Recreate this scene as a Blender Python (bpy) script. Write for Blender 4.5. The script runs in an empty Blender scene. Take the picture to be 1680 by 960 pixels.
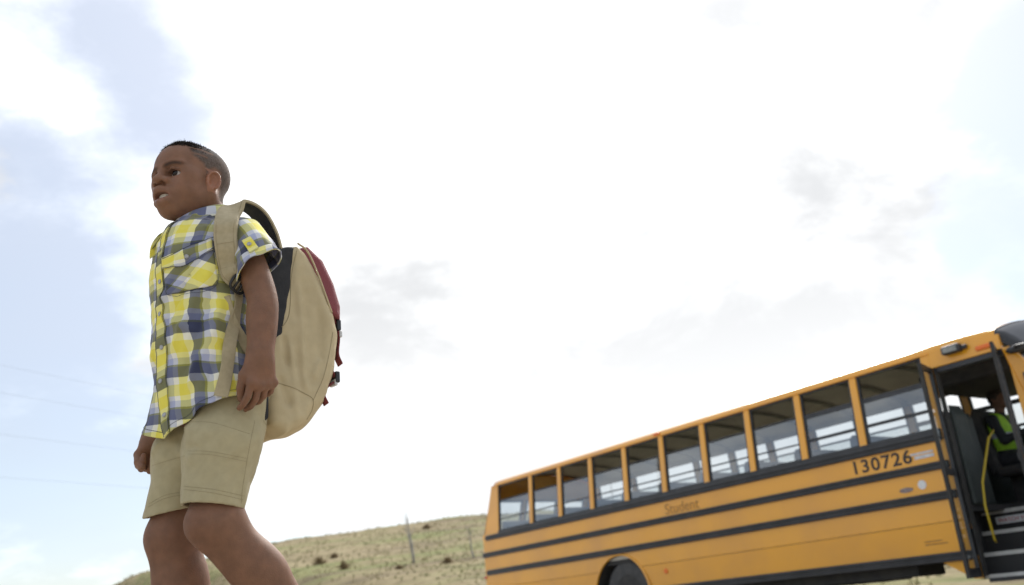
import bpy, bmesh, math, random
import numpy as np
from mathutils import Vector, Matrix, noise as mnoise

R = math.radians
scene = bpy.context.scene
col = scene.collection
random.seed(7)
rng = np.random.default_rng(7)

# ------------------------------------------------------------------ camera
F_PX, PITCH, ROLL = 1476.75, R(19.757), R(-5.597)
CAM_F = Vector((0, math.cos(PITCH), math.sin(PITCH)))
CAM_R = Vector((math.cos(ROLL), -math.sin(ROLL) * math.sin(PITCH), math.sin(ROLL) * math.cos(PITCH)))
CAM_U = Vector((-math.sin(ROLL), -math.cos(ROLL) * math.sin(PITCH), math.cos(ROLL) * math.cos(PITCH)))
cam_d = bpy.data.cameras.new('camera')
cam_d.sensor_width = 36.0
cam_d.lens = 36.0 * F_PX / 1680.0
cam_d.clip_start, cam_d.clip_end = 0.05, 6000
cam_d.dof.use_dof = True
cam_d.dof.focus_distance = 2.2
cam_d.dof.aperture_fstop = 3.6
cam = bpy.data.objects.new('camera', cam_d)
col.objects.link(cam)
cam.location = (0, 0, 0)
cam.rotation_euler = Matrix((CAM_R, CAM_U, -CAM_F)).transposed().to_euler()
scene.camera = cam

# ------------------------------------------------------------------ light, sky, exposure
SUN_AZ, SUN_EL = R(14), R(42)          # azimuth to the right of the view direction (+Y)
sun_dir = Vector((math.sin(SUN_AZ) * math.cos(SUN_EL), math.cos(SUN_AZ) * math.cos(SUN_EL), math.sin(SUN_EL)))
sd = bpy.data.lights.new('sun', 'SUN')
sd.energy, sd.angle, sd.color = 1.25, R(22), (1.0, 0.96, 0.90)
sun = bpy.data.objects.new('sun', sd)
col.objects.link(sun)
sun.rotation_euler = sun_dir.to_track_quat('Z', 'Y').to_euler()

scene.view_settings.view_transform = 'Standard'
scene.view_settings.look = 'None'
scene.view_settings.exposure = 1.83
scene.view_settings.gamma = 1.0
scene.view_settings.use_curve_mapping = False

world = bpy.data.worlds.new('World')
scene.world = world
world.use_nodes = True


def pix_dir(px, py):
    return (CAM_R * ((px - 840) / F_PX) - CAM_U * ((py - 480) / F_PX) + CAM_F).normalized()


def build_world():
    nt = world.node_tree
    nt.nodes.clear()
    N, Lk = nt.nodes.new, nt.links.new
    out = N('ShaderNodeOutputWorld')
    tc = N('ShaderNodeTexCoord')
    sky = N('ShaderNodeTexSky')
    sky.sky_type = 'NISHITA'
    sky.sun_disc = False
    sky.sun_elevation = SUN_EL
    sky.sun_rotation = SUN_AZ
    sky.air_density, sky.dust_density = 1.0, 0.8
    bg_sky = N('ShaderNodeBackground')
    bg_sky.inputs[1].default_value = 0.05
    Lk(sky.outputs[0], bg_sky.inputs[0])

    def math_(op, a, b=None, c=None):
        n = N('ShaderNodeMath')
        n.operation = op
        for i, v in enumerate((a, b, c)):
            if v is None:
                continue
            if hasattr(v, 'links'):
                Lk(v, n.inputs[i])
            else:
                n.inputs[i].default_value = v
        return n.outputs[0]

    def noise_(vec, scale, detail, rough, dist=0.0):
        n = N('ShaderNodeTexNoise')
        n.inputs['Scale'].default_value = scale
        n.inputs['Detail'].default_value = detail
        n.inputs['Roughness'].default_value = rough
        n.inputs['Distortion'].default_value = dist
        Lk(vec, n.inputs['Vector'])
        return n.outputs['Fac']

    def smooth(v, lo, hi, a=0.0, b=1.0):
        n = N('ShaderNodeMapRange')
        n.interpolation_type = 'SMOOTHSTEP'
        Lk(v, n.inputs[0])
        for i, x in enumerate((lo, hi, a, b)):
            n.inputs[1 + i].default_value = x
        return n.outputs[0]

    # cloud coordinates: the direction, flattened so that clouds shrink towards the horizon
    sep = N('ShaderNodeSeparateXYZ')
    Lk(tc.outputs['Generated'], sep.inputs[0])
    zz = math_('ADD', math_('ABSOLUTE', sep.outputs[2]), 0.28)
    comb = N('ShaderNodeCombineXYZ')
    Lk(math_('DIVIDE', sep.outputs[0], zz), comb.inputs[0])
    Lk(math_('DIVIDE', sep.outputs[1], zz), comb.inputs[1])
    comb.inputs[2].default_value = 3.7
    P = comb.outputs[0]
    n1 = noise_(P, 2.3, 10, 0.60, 0.25)
    n2 = noise_(P, 7.0, 9, 0.62, 0.15)
    dens = math_('ADD', math_('MULTIPLY', n1, 1.15), math_('MULTIPLY_ADD', n2, 0.95, -0.52))     # about .2 .. .8

    # broad gaps in the cloud cover (direction, spread, depth)
    gaps = [(115, -60, 4.5, .30), (185, 70, 3.2, .30), (245, 150, 2.8, .30), (300, 215, 2.4, .30), (60, 215, 1.8, .22),
            (150, 360, 3.5, .14), (20, 430, 5.5, .16), (120, 520, 5.0, .20), (60, 600, 4.5, .20), (190, 690, 4.5, .24),
            (60, 760, 5.0, .30), (150, 800, 4.0, .26), (120, 900, 5, .30), (1700, 130, 4.2, .75), (1640, 165, 1.8, .3), (1572, 405, 1.6, .55),
            (1730, 490, 4.5, .42), (1400, -10, 2.2, .34)]
    fills = [(60, 70, 4, .10), (30, 330, 4, .10), (230, 330, 5, .14), (35, 662, 2.0, .30), (175, 672, 2.8, .26), (25, 862, 2.0, .26),
             (50, 915, 2.4, .30), (185, 832, 1.4, .2), (180, 908, 1.5, .2), (1000, 420, 18, .40), (1250, 640, 14, .30), (700, 120, 13, .34), (1330, 200, 10, .30), (480, 700, 10, .25)]
    acc = dens
    for lst, sign in ((gaps, -1), (fills, 1)):
        for px, py, spread, depth in lst:
            d = pix_dir(px, py)
            dp = N('ShaderNodeVectorMath')
            dp.operation = 'DOT_PRODUCT'
            Lk(tc.outputs['Generated'], dp.inputs[0])
            dp.inputs[1].default_value = d
            # exp(-(1-cos)/(1-cos(spread)))
            k = 1.0 / (1 - math.cos(R(spread)))
            e = math_('EXPONENT', math_('MULTIPLY', math_('SUBTRACT', dp.outputs['Value'], 1.0), k))
            acc = math_('MULTIPLY_ADD', e, sign * depth, acc)
    cover = smooth(acc, 0.16, 0.88)
    # thick clouds turn grey at their bases, thin ones glow
    n3 = noise_(P, 2.1, 8, 0.58, 0.3)
    shade = smooth(n3, 0.36, 0.60)
    mixc = N('ShaderNodeMix')
    mixc.data_type = 'RGBA'
    dps = N('ShaderNodeVectorMath')
    dps.operation = 'DOT_PRODUCT'
    Lk(tc.outputs['Generated'], dps.inputs[0])
    dps.inputs[1].default_value = sun_dir
    glow = math_('EXPONENT', math_('MULTIPLY', math_('SUBTRACT', dps.outputs['Value'], 1.0), 5.0))
    Lk(math_('MULTIPLY', shade, smooth(sep.outputs[2], 0.10, 0.40, 0.25, 1.0)), mixc.inputs[0])
    mixc.inputs[6].default_value = (0.86, 0.865, 0.87, 1)
    mixc.inputs[7].default_value = (0.50, 0.508, 0.52, 1)
    bg_c = N('ShaderNodeBackground')
    # thin cloud is a grey-blue haze, thick cloud is white
    mixh = N('ShaderNodeMix')
    mixh.data_type = 'RGBA'
    Lk(smooth(cover, 0.05, 0.85), mixh.inputs[0])
    mixh.inputs[6].default_value = (0.50, 0.515, 0.545, 1)
    Lk(mixc.outputs[2], mixh.inputs[7])
    Lk(mixh.outputs[2], bg_c.inputs[0])
    # light scattered forward through the cloud around the hidden sun
    # an overcast sky is brighter overhead than near the horizon
    zen = math_('MULTIPLY_ADD', math_('MAXIMUM', sep.outputs[2], 0.0), 0.24, 0.335)
    Lk(math_('MULTIPLY_ADD', glow, 0.06, zen), bg_c.inputs[1])
    # a thin veil of cirrus everywhere
    veil = math_('MULTIPLY_ADD', noise_(P, 1.2, 5, 0.5), 0.4, 0.38)
    fac = math_('MAXIMUM', cover, veil)
    mix = N('ShaderNodeMixShader')
    Lk(fac, mix.inputs[0])
    Lk(bg_sky.outputs[0], mix.inputs[1])
    Lk(bg_c.outputs[0], mix.inputs[2])
    Lk(mix.outputs[0], out.inputs[0])


build_world()


# ------------------------------------------------------------------ helpers
def tag(o, label=None, cat=None, group=None, kind=None):
    if label: o['label'] = label
    if cat: o['category'] = cat
    if group: o['group'] = group
    if kind: o['kind'] = kind
    return o


def empty(name, loc=(0, 0, 0), rz=0.0):
    o = bpy.data.objects.new(name, None)
    o.location, o.rotation_euler = loc, (0, 0, rz)
    o.empty_display_size = 0.1
    col.objects.link(o)
    return o


MATS = {}


def mat(name, c1, rough=0.6, c2=None, scale=8.0, metal=0.0, bump=0.0, bscale=None, detail=5, stretch=None,
        coat=0.0, sss=0.0, spec=None, amount=1.0, lo=0.35, hi=0.65, emis=0.0, sheen=0.0):
    """Principled material: two colours mixed by object-space noise, optional relief."""
    m = bpy.data.materials.new(name)
    m.use_nodes = True
    nt = m.node_tree
    b = nt.nodes['Principled BSDF']
    N, Lk = nt.nodes.new, nt.links.new
    b.inputs['Roughness'].default_value = rough
    b.inputs['Metallic'].default_value = metal
    b.inputs['Coat Weight'].default_value = coat
    b.inputs['Coat Roughness'].default_value = 0.08
    if spec is not None:
        b.inputs['Specular IOR Level'].default_value = spec
    if sheen:
        b.inputs['Sheen Weight'].default_value = sheen
    if sss:
        b.inputs['Subsurface Weight'].default_value = sss
        b.inputs['Subsurface Radius'].default_value = (0.012, 0.005, 0.003)
        b.inputs['Subsurface Scale'].default_value = 0.5
    b.inputs['Base Color'].default_value = (*c1, 1)
    if c2 is not None or bump:
        tc = N('ShaderNodeTexCoord')
        vec = tc.outputs['Object']
        if stretch:
            mp = N('ShaderNodeMapping')
            mp.inputs['Scale'].default_value = stretch
            Lk(vec, mp.inputs[0])
            vec = mp.outputs[0]
    if c2 is not None:
        n = N('ShaderNodeTexNoise')
        n.inputs['Scale'].default_value = scale
        n.inputs['Detail'].default_value = detail
        Lk(vec, n.inputs['Vector'])
        mr = N('ShaderNodeMapRange')
        Lk(n.outputs['Fac'], mr.inputs[0])
        mr.inputs[1].default_value, mr.inputs[2].default_value = lo, hi
        mr.inputs[3].default_value, mr.inputs[4].default_value = 0, amount
        mx = N('ShaderNodeMix')
        mx.data_type = 'RGBA'
        Lk(mr.outputs[0], mx.inputs[0])
        mx.inputs[6].default_value = (*c1, 1)
        mx.inputs[7].default_value = (*c2, 1)
        Lk(mx.outputs[2], b.inputs['Base Color'])
    if bump:
        n = N('ShaderNodeTexNoise')
        n.inputs['Scale'].default_value = bscale or scale * 3
        n.inputs['Detail'].default_value = 4
        Lk(vec, n.inputs['Vector'])
        bp = N('ShaderNodeBump')
        bp.inputs['Strength'].default_value = bump
        bp.inputs['Distance'].default_value = 0.01
        Lk(n.outputs['Fac'], bp.inputs['Height'])
        Lk(bp.outputs[0], b.inputs['Normal'])
    MATS[name] = m
    return m


class MB:
    """Collects shapes; build() links them as one mesh object."""
    def __init__(s):
        s.v, s.f = [], []

    def add(s, vs, fs):
        o = len(s.v)
        s.v += [tuple(v) for v in vs]
        s.f += [tuple(i + o for i in f) for f in fs]
        return s

    def box(s, x0, x1, y0, y1, z0, z1):
        v = [(x, y, z) for z in (z0, z1) for y in (y0, y1) for x in (x0, x1)]
        return s.add(v, [(0, 2, 3, 1), (4, 5, 7, 6), (0, 1, 5, 4), (2, 6, 7, 3), (0, 4, 6, 2), (1, 3, 7, 5)])

    def obox(s, M, sx, sy, sz):
        v = [M @ Vector((x * sx / 2, y * sy / 2, z * sz / 2)) for z in (-1, 1) for y in (-1, 1) for x in (-1, 1)]
        return s.add(v, [(0, 2, 3, 1), (4, 5, 7, 6), (0, 1, 5, 4), (2, 6, 7, 3), (0, 4, 6, 2), (1, 3, 7, 5)])

    def prism(s, poly, a0, a1, axis='y'):
        """extrude a 2-D polygon: axis y -> poly is (x,z); axis x -> (y,z); axis z -> (x,y)"""
        def P(p, a):
            return {'y': (p[0], a, p[1]), 'x': (a, p[0], p[1]), 'z': (p[0], p[1], a)}[axis]
        n = len(poly)
        v = [P(p, a0) for p in poly] + [P(p, a1) for p in poly]
        f = [tuple(range(n))[::-1], tuple(range(n, 2 * n))] + [(i, (i + 1) % n, n + (i + 1) % n, n + i) for i in range(n)]
        return s.add(v, f)

    def tube(s, pts, r, n=8, cap=True):
        pts = [Vector(p) for p in pts]
        rs = r if hasattr(r, '__len__') else [r] * len(pts)
        rings, up = [], None
        for i, p in enumerate(pts):
            t = (pts[min(i + 1, len(pts) - 1)] - pts[max(i - 1, 0)]).normalized()
            if up is None:
                up = t.orthogonal().normalized()
            up = (up - t * up.dot(t)).normalized()
            sd_ = t.cross(up)
            rings.append([p + (up * math.cos(2 * math.pi * k / n) + sd_ * math.sin(2 * math.pi * k / n)) * rs[i] for k in range(n)])
        v = [q for ring in rings for q in ring]
        f = []
        for i in range(len(pts) - 1):
            for k in range(n):
                a, b = i * n + k, i * n + (k + 1) % n
                f.append((a, b, b + n, a + n))
        if cap:
            f.append(tuple(range(n))[::-1])
            f.append(tuple(range((len(pts) - 1) * n, len(pts) * n)))
        return s.add(v, f)

    def cyl(s, c, r, h, axis='y', n=24, r2=None):
        c = Vector(c)
        d = {'x': Vector((1, 0, 0)), 'y': Vector((0, 1, 0)), 'z': Vector((0, 0, 1))}[axis]
        return s.tube([c - d * h / 2, c + d * h / 2], [r, r if r2 is None else r2], n)

    def lathe(s, c, prof, axis='y', n=32):
        """prof: (radius, offset along axis)"""
        c = Vector(c)
        v, f = [], []
        for (r, a) in prof:
            for k in range(n):
                t = 2 * math.pi * k / n
                u, w = r * math.cos(t), r * math.sin(t)
                v.append(c + Vector({'y': (u, a, w), 'x': (a, u, w), 'z': (u, w, a)}[axis]))
        for i in range(len(prof) - 1):
            for k in range(n):
                a, b = i * n + k, i * n + (k + 1) % n
                f.append((a, b, b + n, a + n))
        f.append(tuple(range(n))[::-1])
        f.append(tuple(range((len(prof) - 1) * n, len(prof) * n)))
        return s.add(v, f)

    def grid(s, rows):
        """rows of points -> quads"""
        n = len(rows[0])
        v = [p for r in rows for p in r]
        f = [(i * n + k, i * n + k + 1, (i + 1) * n + k + 1, (i + 1) * n + k) for i in range(len(rows) - 1) for k in range(n - 1)]
        return s.add(v, f)

    OX, TUM = 0.0, False

    def mesh(s, name):
        if MB.OX or MB.TUM:
            s.v = [(x + MB.OX, y * (1 - .0668 * min(max(z - 1.75, 0), .797)) if MB.TUM else y, z) for (x, y, z) in s.v]
        me = bpy.data.meshes.new(name)
        me.from_pydata(s.v, [], s.f)
        bm = bmesh.new()
        bm.from_mesh(me)
        bmesh.ops.recalc_face_normals(bm, faces=bm.faces)
        bm.to_mesh(me)
        bm.free()
        return me

    def build(s, name, m, parent=None, smooth=False, bevel=0.0, loc=None, rot=None, solid=0.0, sub=0):
        me = s.mesh(name)
        o = bpy.data.objects.new(name, me)
        col.objects.link(o)
        me.materials.append(m)
        if parent: o.parent = parent
        if loc: o.location = loc
        if rot: o.rotation_euler = rot
        if smooth is True:
            me.polygons.foreach_set('use_smooth', [True] * len(me.polygons))
        elif smooth:
            me.polygons.foreach_set('use_smooth', [True] * len(me.polygons))
            me.set_sharp_from_angle(angle=R(smooth))
        if solid:
            md = o.modifiers.new('solid', 'SOLIDIFY')
            md.thickness, md.offset = solid, 0
        if bevel:
            md = o.modifiers.new('bevel', 'BEVEL')
            md.width, md.segments, md.limit_method, md.angle_limit = bevel, 2, 'ANGLE', R(40)
        if sub:
            md = o.modifiers.new('sub', 'SUBSURF')
            md.levels = md.render_levels = sub
        return o


def copy_obj(o, parent=None, loc=None, rot=None, name=None):
    c = o.copy()
    col.objects.link(c)
    c.parent = parent
    if loc is not None: c.location = loc
    if rot is not None: c.rotation_euler = rot
    return c


def sstep(a, b, x):
    t = np.clip((x - a) / (b - a), 0, 1)
    return t * t * (3 - 2 * t)


def text_mesh(txt, size, name, m, parent, M, extrude=0.0008, spacing=1.0, squeeze=1.0, bold=0.0):
    cu = bpy.data.curves.new(name, 'FONT')
    cu.body = txt
    cu.size = size
    cu.extrude = extrude
    cu.offset = bold
    cu.space_character = spacing
    cu.align_x = 'LEFT'
    t = bpy.data.objects.new(name + '_tmp', cu)
    col.objects.link(t)
    dg = bpy.context.evaluated_depsgraph_get()
    me = bpy.data.meshes.new_from_object(t.evaluated_get(dg))
    bpy.data.objects.remove(t)
    bpy.data.curves.remove(cu)
    me.transform(Matrix.Diagonal((squeeze, 1, 1, 1)))
    me.materials.clear()
    me.materials.append(m)
    o = bpy.data.objects.new(name, me)
    col.objects.link(o)
    o.parent = parent
    o.matrix_local = M
    return o
# ------------------------------------------------------------------ ground and hill
BUS_ANG = R(-53.883)
BUS_X = Vector((math.cos(BUS_ANG), math.sin(BUS_ANG), 0))
BUS_Y = Vector((-math.sin(BUS_ANG), math.cos(BUS_ANG), 0))
BUS_Z = 2.2039 - 2.547
BUS_O = Vector((-.0044, 15.3147, 0)) + BUS_Y * (1.24 - .066)          # under the first rear pillar, on the bus axis
BUS_O.z = BUS_Z


def vnoise(x, y, s, seed=0):
    """smooth value noise, vectorised"""
    x, y = np.asarray(x) * s + seed * 17.3, np.asarray(y) * s + seed * 9.1
    xi, yi = np.floor(x).astype(np.int64), np.floor(y).astype(np.int64)
    fx, fy = x - xi, y - yi
    fx, fy = fx * fx * (3 - 2 * fx), fy * fy * (3 - 2 * fy)

    def h(i, j):
        n = (i * 374761393 + j * 668265263 + seed * 1442695041) & 0x7fffffff
        n = (n ^ (n >> 13)) * 1274126177 & 0x7fffffff
        return ((n ^ (n >> 16)) & 0xffff) / 65535.0
    a, b, c, d = h(xi, yi), h(xi + 1, yi), h(xi, yi + 1), h(xi + 1, yi + 1)
    return (a * (1 - fx) + b * fx) * (1 - fy) + (c * (1 - fx) + d * fx) * fy - 0.5


def ground_h(x, y):
    x, y = np.asarray(x, float), np.asarray(y, float)
    # distance across the road from the bus axis
    q = (x - BUS_O.x) * BUS_Y.x + (y - BUS_O.y) * BUS_Y.y
    near = -0.25 + 0.115 * np.exp(-((x + .72) ** 2 + (y - 2.0) ** 2) / 1.1)
    z = near + (BUS_Z - near) * sstep(-8.2, -2.6, q)
    crest = np.interp(x, [-260, -120, -75, -49, -26, 0, 30, 80, 200], [0.3, 1.2, 4.2, 7.4, 10.3, 11.0, 7.6, 4.5, 4])
    # the hill begins behind the road
    yy = np.clip((q - 4) / 86, 0, 1)
    t = np.clip((y - 17) / 83, 0, 1) * sstep(3, 14, q)
    z = z + (crest - BUS_Z) * t ** 1.5
    z = z + np.clip(y - 100, 0, 420) * 0.045 * sstep(-140, -20, x) * (1 - sstep(0, 40, x))
    amp = sstep(5, 40, q) + 0.25 * sstep(-60, -200, q)
    z = z + amp * (1.1 * sstep(10, 60, q) * vnoise(x, y, 1 / 23, 3) + 0.5 * vnoise(x, y, 1 / 8.0, 4) + 0.25 * vnoise(x, y, 1 / 2.6, 5))
    z = z + sstep(-40, -160, q) * (7.0 * vnoise(x, y, 1 / 60, 8) + 5.0 + 3.0 * vnoise(x, y, 1 / 17, 9))
    z = z + 0.03 * (1 - sstep(-3.0, -2.4, q)) * vnoise(x, y, 1 / 0.6, 6)
    return z


def axis_pts(neg, pos, fine, grow):
    out, p, st = [0.0], 0.0, fine
    while p < pos:
        p += st
        st = min(st * grow, 90)
        out.append(p)
    p, st = 0.0, fine
    while p > -neg:
        p -= st
        st = min(st * grow, 90)
        out.append(p)
    return np.array(sorted(out))


xs = axis_pts(2600, 2600, 0.22, 1.022)
ys = axis_pts(2600, 2600, 0.22, 1.018)
GX, GY = np.meshgrid(xs, ys)
GZ = ground_h(GX, GY)
far = np.hypot(GX, GY)
GZ = np.where(far > 500, GZ * np.clip((1400 - far) / 900, 0, 1), GZ)
nx, ny = len(xs), len(ys)
gm = bpy.data.meshes.new('ground')
gv = np.stack([GX.ravel(), GY.ravel(), GZ.ravel()], 1)
ii = (np.arange(ny - 1)[:, None] * nx + np.arange(nx - 1)[None, :]).ravel()
gf = np.stack([ii, ii + 1, ii + nx + 1, ii + nx], 1)
gm.from_pydata(gv.tolist(), [], gf.tolist())
gm.polygons.foreach_set('use_smooth', [True] * len(gm.polygons))
ground = bpy.data.objects.new('ground', gm)
col.objects.link(ground)
tag(ground, 'dry tan and green grass ground rising into a bare hillside', kind='structure')


def grass_ground_mat():
    m = bpy.data.materials.new('dry_grass')
    m.use_nodes = True
    nt = m.node_tree
    b = nt.nodes['Principled BSDF']
    N, Lk = nt.nodes.new, nt.links.new
    tc = N('ShaderNodeTexCoord')

    def nz(scale, detail, stretch=(1, 1, 1), rough=.6):
        mp = N('ShaderNodeMapping')
        mp.inputs['Scale'].default_value = stretch
        mp.inputs['Rotation'].default_value = (0, 0, R(14))
        Lk(tc.outputs['Object'], mp.inputs[0])
        n = N('ShaderNodeTexNoise')
        n.inputs['Scale'].default_value = scale
        n.inputs['Detail'].default_value = detail
        n.inputs['Roughness'].default_value = rough
        Lk(mp.outputs[0], n.inputs['Vector'])
        return n.outputs['Fac']

    def ramp(v, stops):
        r = N('ShaderNodeValToRGB')
        el = r.color_ramp.elements
        while len(el) < len(stops):
            el.new(0.5)
        for e, (p, c) in zip(el, stops):
            e.position, e.color = p, (*c, 1)
        Lk(v, r.inputs[0])
        return r.outputs[0]

    def mixc(f, a, c, mode='MIX'):
        x = N('ShaderNodeMix')
        x.data_type, x.blend_type = 'RGBA', mode
        if hasattr(f, 'links'): Lk(f, x.inputs[0])
        else: x.inputs[0].default_value = f
        Lk(a, x.inputs[6])
        Lk(c, x.inputs[7])
        return x.outputs[2]
    dry = ramp(nz(0.9, 8, (1, 1, 1), .7), [(.32, (.17, .135, .07)), (.5, (.30, .245, .14)), (.68, (.40, .33, .20))])
    grn = ramp(nz(1.3, 7), [(.35, (.13, .15, .055)), (.65, (.27, .28, .11))])
    brn = ramp(nz(1.1, 7), [(.35, (.12, .095, .055)), (.65, (.25, .20, .12))])
    f1 = ramp(nz(.075, 5, (1, 2.6, 1)), [(.46, (0, 0, 0)), (.58, (.85, .85, .85))])
    f2 = ramp(nz(.11, 6, (.7, 2.0, 1), .65), [(.50, (0, 0, 0)), (.60, (.9, .9, .9))])
    c = mixc(f1, dry, grn)
    c = mixc(f2, c, brn)
    # unseen ground before the road, coloured pale gravel to bounce light upward
    sepx = N('ShaderNodeSeparateXYZ')
    Lk(tc.outputs['Object'], sepx.inputs[0])
    vm = N('ShaderNodeVectorMath')
    vm.operation = 'DOT_PRODUCT'
    Lk(tc.outputs['Object'], vm.inputs[0])
    vm.inputs[1].default_value = (BUS_Y.x, BUS_Y.y, 0)
    ad = N('ShaderNodeMath')
    ad.operation = 'ADD'
    Lk(vm.outputs['Value'], ad.inputs[0])
    nn_ = N('ShaderNodeMath')
    nn_.operation = 'MULTIPLY'
    Lk(nz(.5, 4), nn_.inputs[0])
    nn_.inputs[1].default_value = 6
    Lk(nn_.outputs[0], ad.inputs[1])
    q0 = BUS_O.x * BUS_Y.x + BUS_O.y * BUS_Y.y
    r1 = N('ShaderNodeMapRange')
    Lk(ad.outputs[0], r1.inputs[0])
    for i_, v_ in enumerate((q0 - 24, q0 - 21, 0, 1)): r1.inputs[1 + i_].default_value = v_
    r2 = N('ShaderNodeMapRange')
    Lk(ad.outputs[0], r2.inputs[0])
    for i_, v_ in enumerate((q0 + 2, q0 + 4, 1, 0)): r2.inputs[1 + i_].default_value = v_
    mm = N('ShaderNodeMath')
    mm.operation = 'MULTIPLY'
    Lk(r1.outputs[0], mm.inputs[0])
    Lk(r2.outputs[0], mm.inputs[1])
    c = mixc(mm.outputs[0], c, ramp(nz(9, 8, (1, 1, 1), .7), [(.3, (.34, .305, .25)), (.7, (.58, .53, .45))]))
    # unseen scrub behind the camera, darkened so the bus panels reflect it
    r3 = N('ShaderNodeMapRange')
    Lk(ad.outputs[0], r3.inputs[0])
    for i_, v_ in enumerate((q0 - 48, q0 - 34, 1, 0)): r3.inputs[1 + i_].default_value = v_
    c = mixc(r3.outputs[0], c, ramp(nz(.25, 7), [(.35, (.03, .038, .016)), (.65, (.10, .105, .05))]))
    Lk(c, b.inputs['Base Color'])
    b.inputs['Roughness'].default_value = 0.95
    b.inputs['Specular IOR Level'].default_value = 0.1
    bp = N('ShaderNodeBump')
    bp.inputs['Strength'].default_value = 0.5
    bp.inputs['Distance'].default_value = 0.2
    Lk(nz(2.2, 9, (1, 1, 1), .75), bp.inputs['Height'])
    Lk(bp.outputs[0], b.inputs['Normal'])
    return m


gm.materials.append(grass_ground_mat())

# gravel road the bus stands on
M_gravel = mat('gravel', (.50, .46, .39), .95, (.36, .33, .28), 14, bump=.5, bscale=60)
rd = MB()
rows = []
for i in range(121):
    s = -90 + 1.5 * i
    row = []
    for q, dz in ((-2.6, -.05), (-2.45, .02), (-1, .05), (1, .06), (3.2, .03), (4.4, .02), (4.7, -.06)):
        p = BUS_O + BUS_X * s + BUS_Y * q
        row.append((p.x, p.y, max(BUS_Z, float(ground_h(p.x, p.y)) if q > 2 else BUS_Z) + dz - .06 + .004))
    rows.append(row)
rd.grid(rows)
tag(rd.build('road', M_gravel, smooth=True), 'gravel roadway strip under the school bus', kind='structure')

# grass tufts: nobody could count them
M_blade = mat('grass_blade', (.43, .37, .22), .9, (.33, .32, .17), .25, spec=.1, lo=.42, hi=.6)


def tufts(pts, hmin, hmax, nb, wid):
    V, Fc = [], []
    for (x, y, z) in pts:
        h0 = random.uniform(hmin, hmax)
        for _ in range(nb):
            a = random.uniform(0, 2 * math.pi)
            ln = random.uniform(.15, .75) * h0
            h = h0 * random.uniform(.6, 1.1)
            bx, by = x + random.uniform(-.5, .5) * h0, y + random.uniform(-.5, .5) * h0
            ca, sa = math.cos(a), math.sin(a)
            w = wid * random.uniform(.6, 1.4)
            o = len(V)
            V += [(bx - sa * w, by + ca * w, z - .04), (bx + sa * w, by - ca * w, z - .04),
                  (bx + ca * ln * .4 + sa * w * .7, by + sa * ln * .4 - ca * w * .7, z + h * .6),
                  (bx + ca * ln * .4 - sa * w * .7, by + sa * ln * .4 + ca * w * .7, z + h * .6),
                  (bx + ca * ln, by + sa * ln, z + h)]
            Fc += [(o, o + 1, o + 2, o + 3), (o + 3, o + 2, o + 4)]
    me = bpy.data.meshes.new('grass')
    me.from_pydata(V, [], Fc)
    me.materials.append(M_blade)
    o = bpy.data.objects.new('grass', me)
    col.objects.link(o)
    return o


def scatter(n, fn):
    out = []
    while len(out) < n:
        x, y = fn()
        q = (x - BUS_O.x) * BUS_Y.x + (y - BUS_O.y) * BUS_Y.y
        if -2.8 < q < 5.0:
            continue
        out.append((x, y))
    a = np.array(out)
    return np.column_stack([a, ground_h(a[:, 0], a[:, 1])]).tolist()


def polar(r0, r1, a0, a1, pw=1.0):
    def f():
        r = r0 + (r1 - r0) * random.random() ** pw
        a = R(random.uniform(a0, a1))
        return r * math.sin(a), r * math.cos(a)
    return f


tag(tufts(scatter(11000, polar(24, 118, -36, 40, .75)), .08, .20, 5, .025), 'tufts of dry grass covering the hillside', 'grass', kind='stuff')
tag(tufts(scatter(1500, polar(.9, 11, -180, 180, .6)), .05, .13, 6, .004), 'short dry grass in front of the gravel road', 'grass', kind='stuff')

# low dry bushes on the hill
M_twig = mat('dry_twig', (.24, .18, .11), .95, (.34, .26, .16), 3, spec=.1)


def hill_point(px, py, lo=15, hi=140):
    d = pix_dir(px, py)
    for r in np.arange(lo, hi, .2):
        k = r / math.hypot(d.x, d.y)
        p = d * k
        if float(ground_h(p.x, p.y)) >= p.z:
            return Vector((p.x, p.y, float(ground_h(p.x, p.y))))
    return Vector((d.x * hi, d.y * hi, float(ground_h(d.x * hi, d.y * hi))))


bush_labels = ['round rust brown dry bush low on the grassy slope', 'brown dry bush beside the green grass patch',
               'small dark dry bush downhill from the bare grey snag', 'tiny brown bush on the upper hillside',
               'wide dark bush just under the crest of the hill', 'pale brown bush downhill from the thin leaning snag']
for i, (px, py, sz) in enumerate([(524, 926, .85), (564, 934, .75), (655, 934, .45), (548, 916, .6), (700, 868, .8), (735, 924, .6)]):
    p = hill_point(px, py)
    b = MB()
    for k in range(150):
        a, e = random.uniform(0, 6.28), random.uniform(.15, 1.5)
        ln = sz * random.uniform(.5, 1.0)
        d = Vector((math.cos(a) * math.cos(e), math.sin(a) * math.cos(e), math.sin(e)))
        m_ = d * ln * .55 + Vector((random.uniform(-.1, .1), random.uniform(-.1, .1), .05)) * sz
        t = d * ln + Vector((0, 0, -.1 * sz))
        sdv = d.cross(Vector((random.random(), random.random(), random.random()))).normalized() * .028
        b.add([(0, 0, 0), m_ - sdv, m_ + sdv, t], [(0, 1, 2), (1, 3, 2)])
    o = b.build('bush', M_twig, loc=p - Vector((0, 0, .05)))
    tag(o, bush_labels[i], 'bush', 'dry bushes on the hillside')

# dead snags
M_dead = mat('dead_wood', (.42, .40, .37), .9, (.26, .24, .215), 4, bump=.6, bscale=20, stretch=(4, 4, .8))


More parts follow.
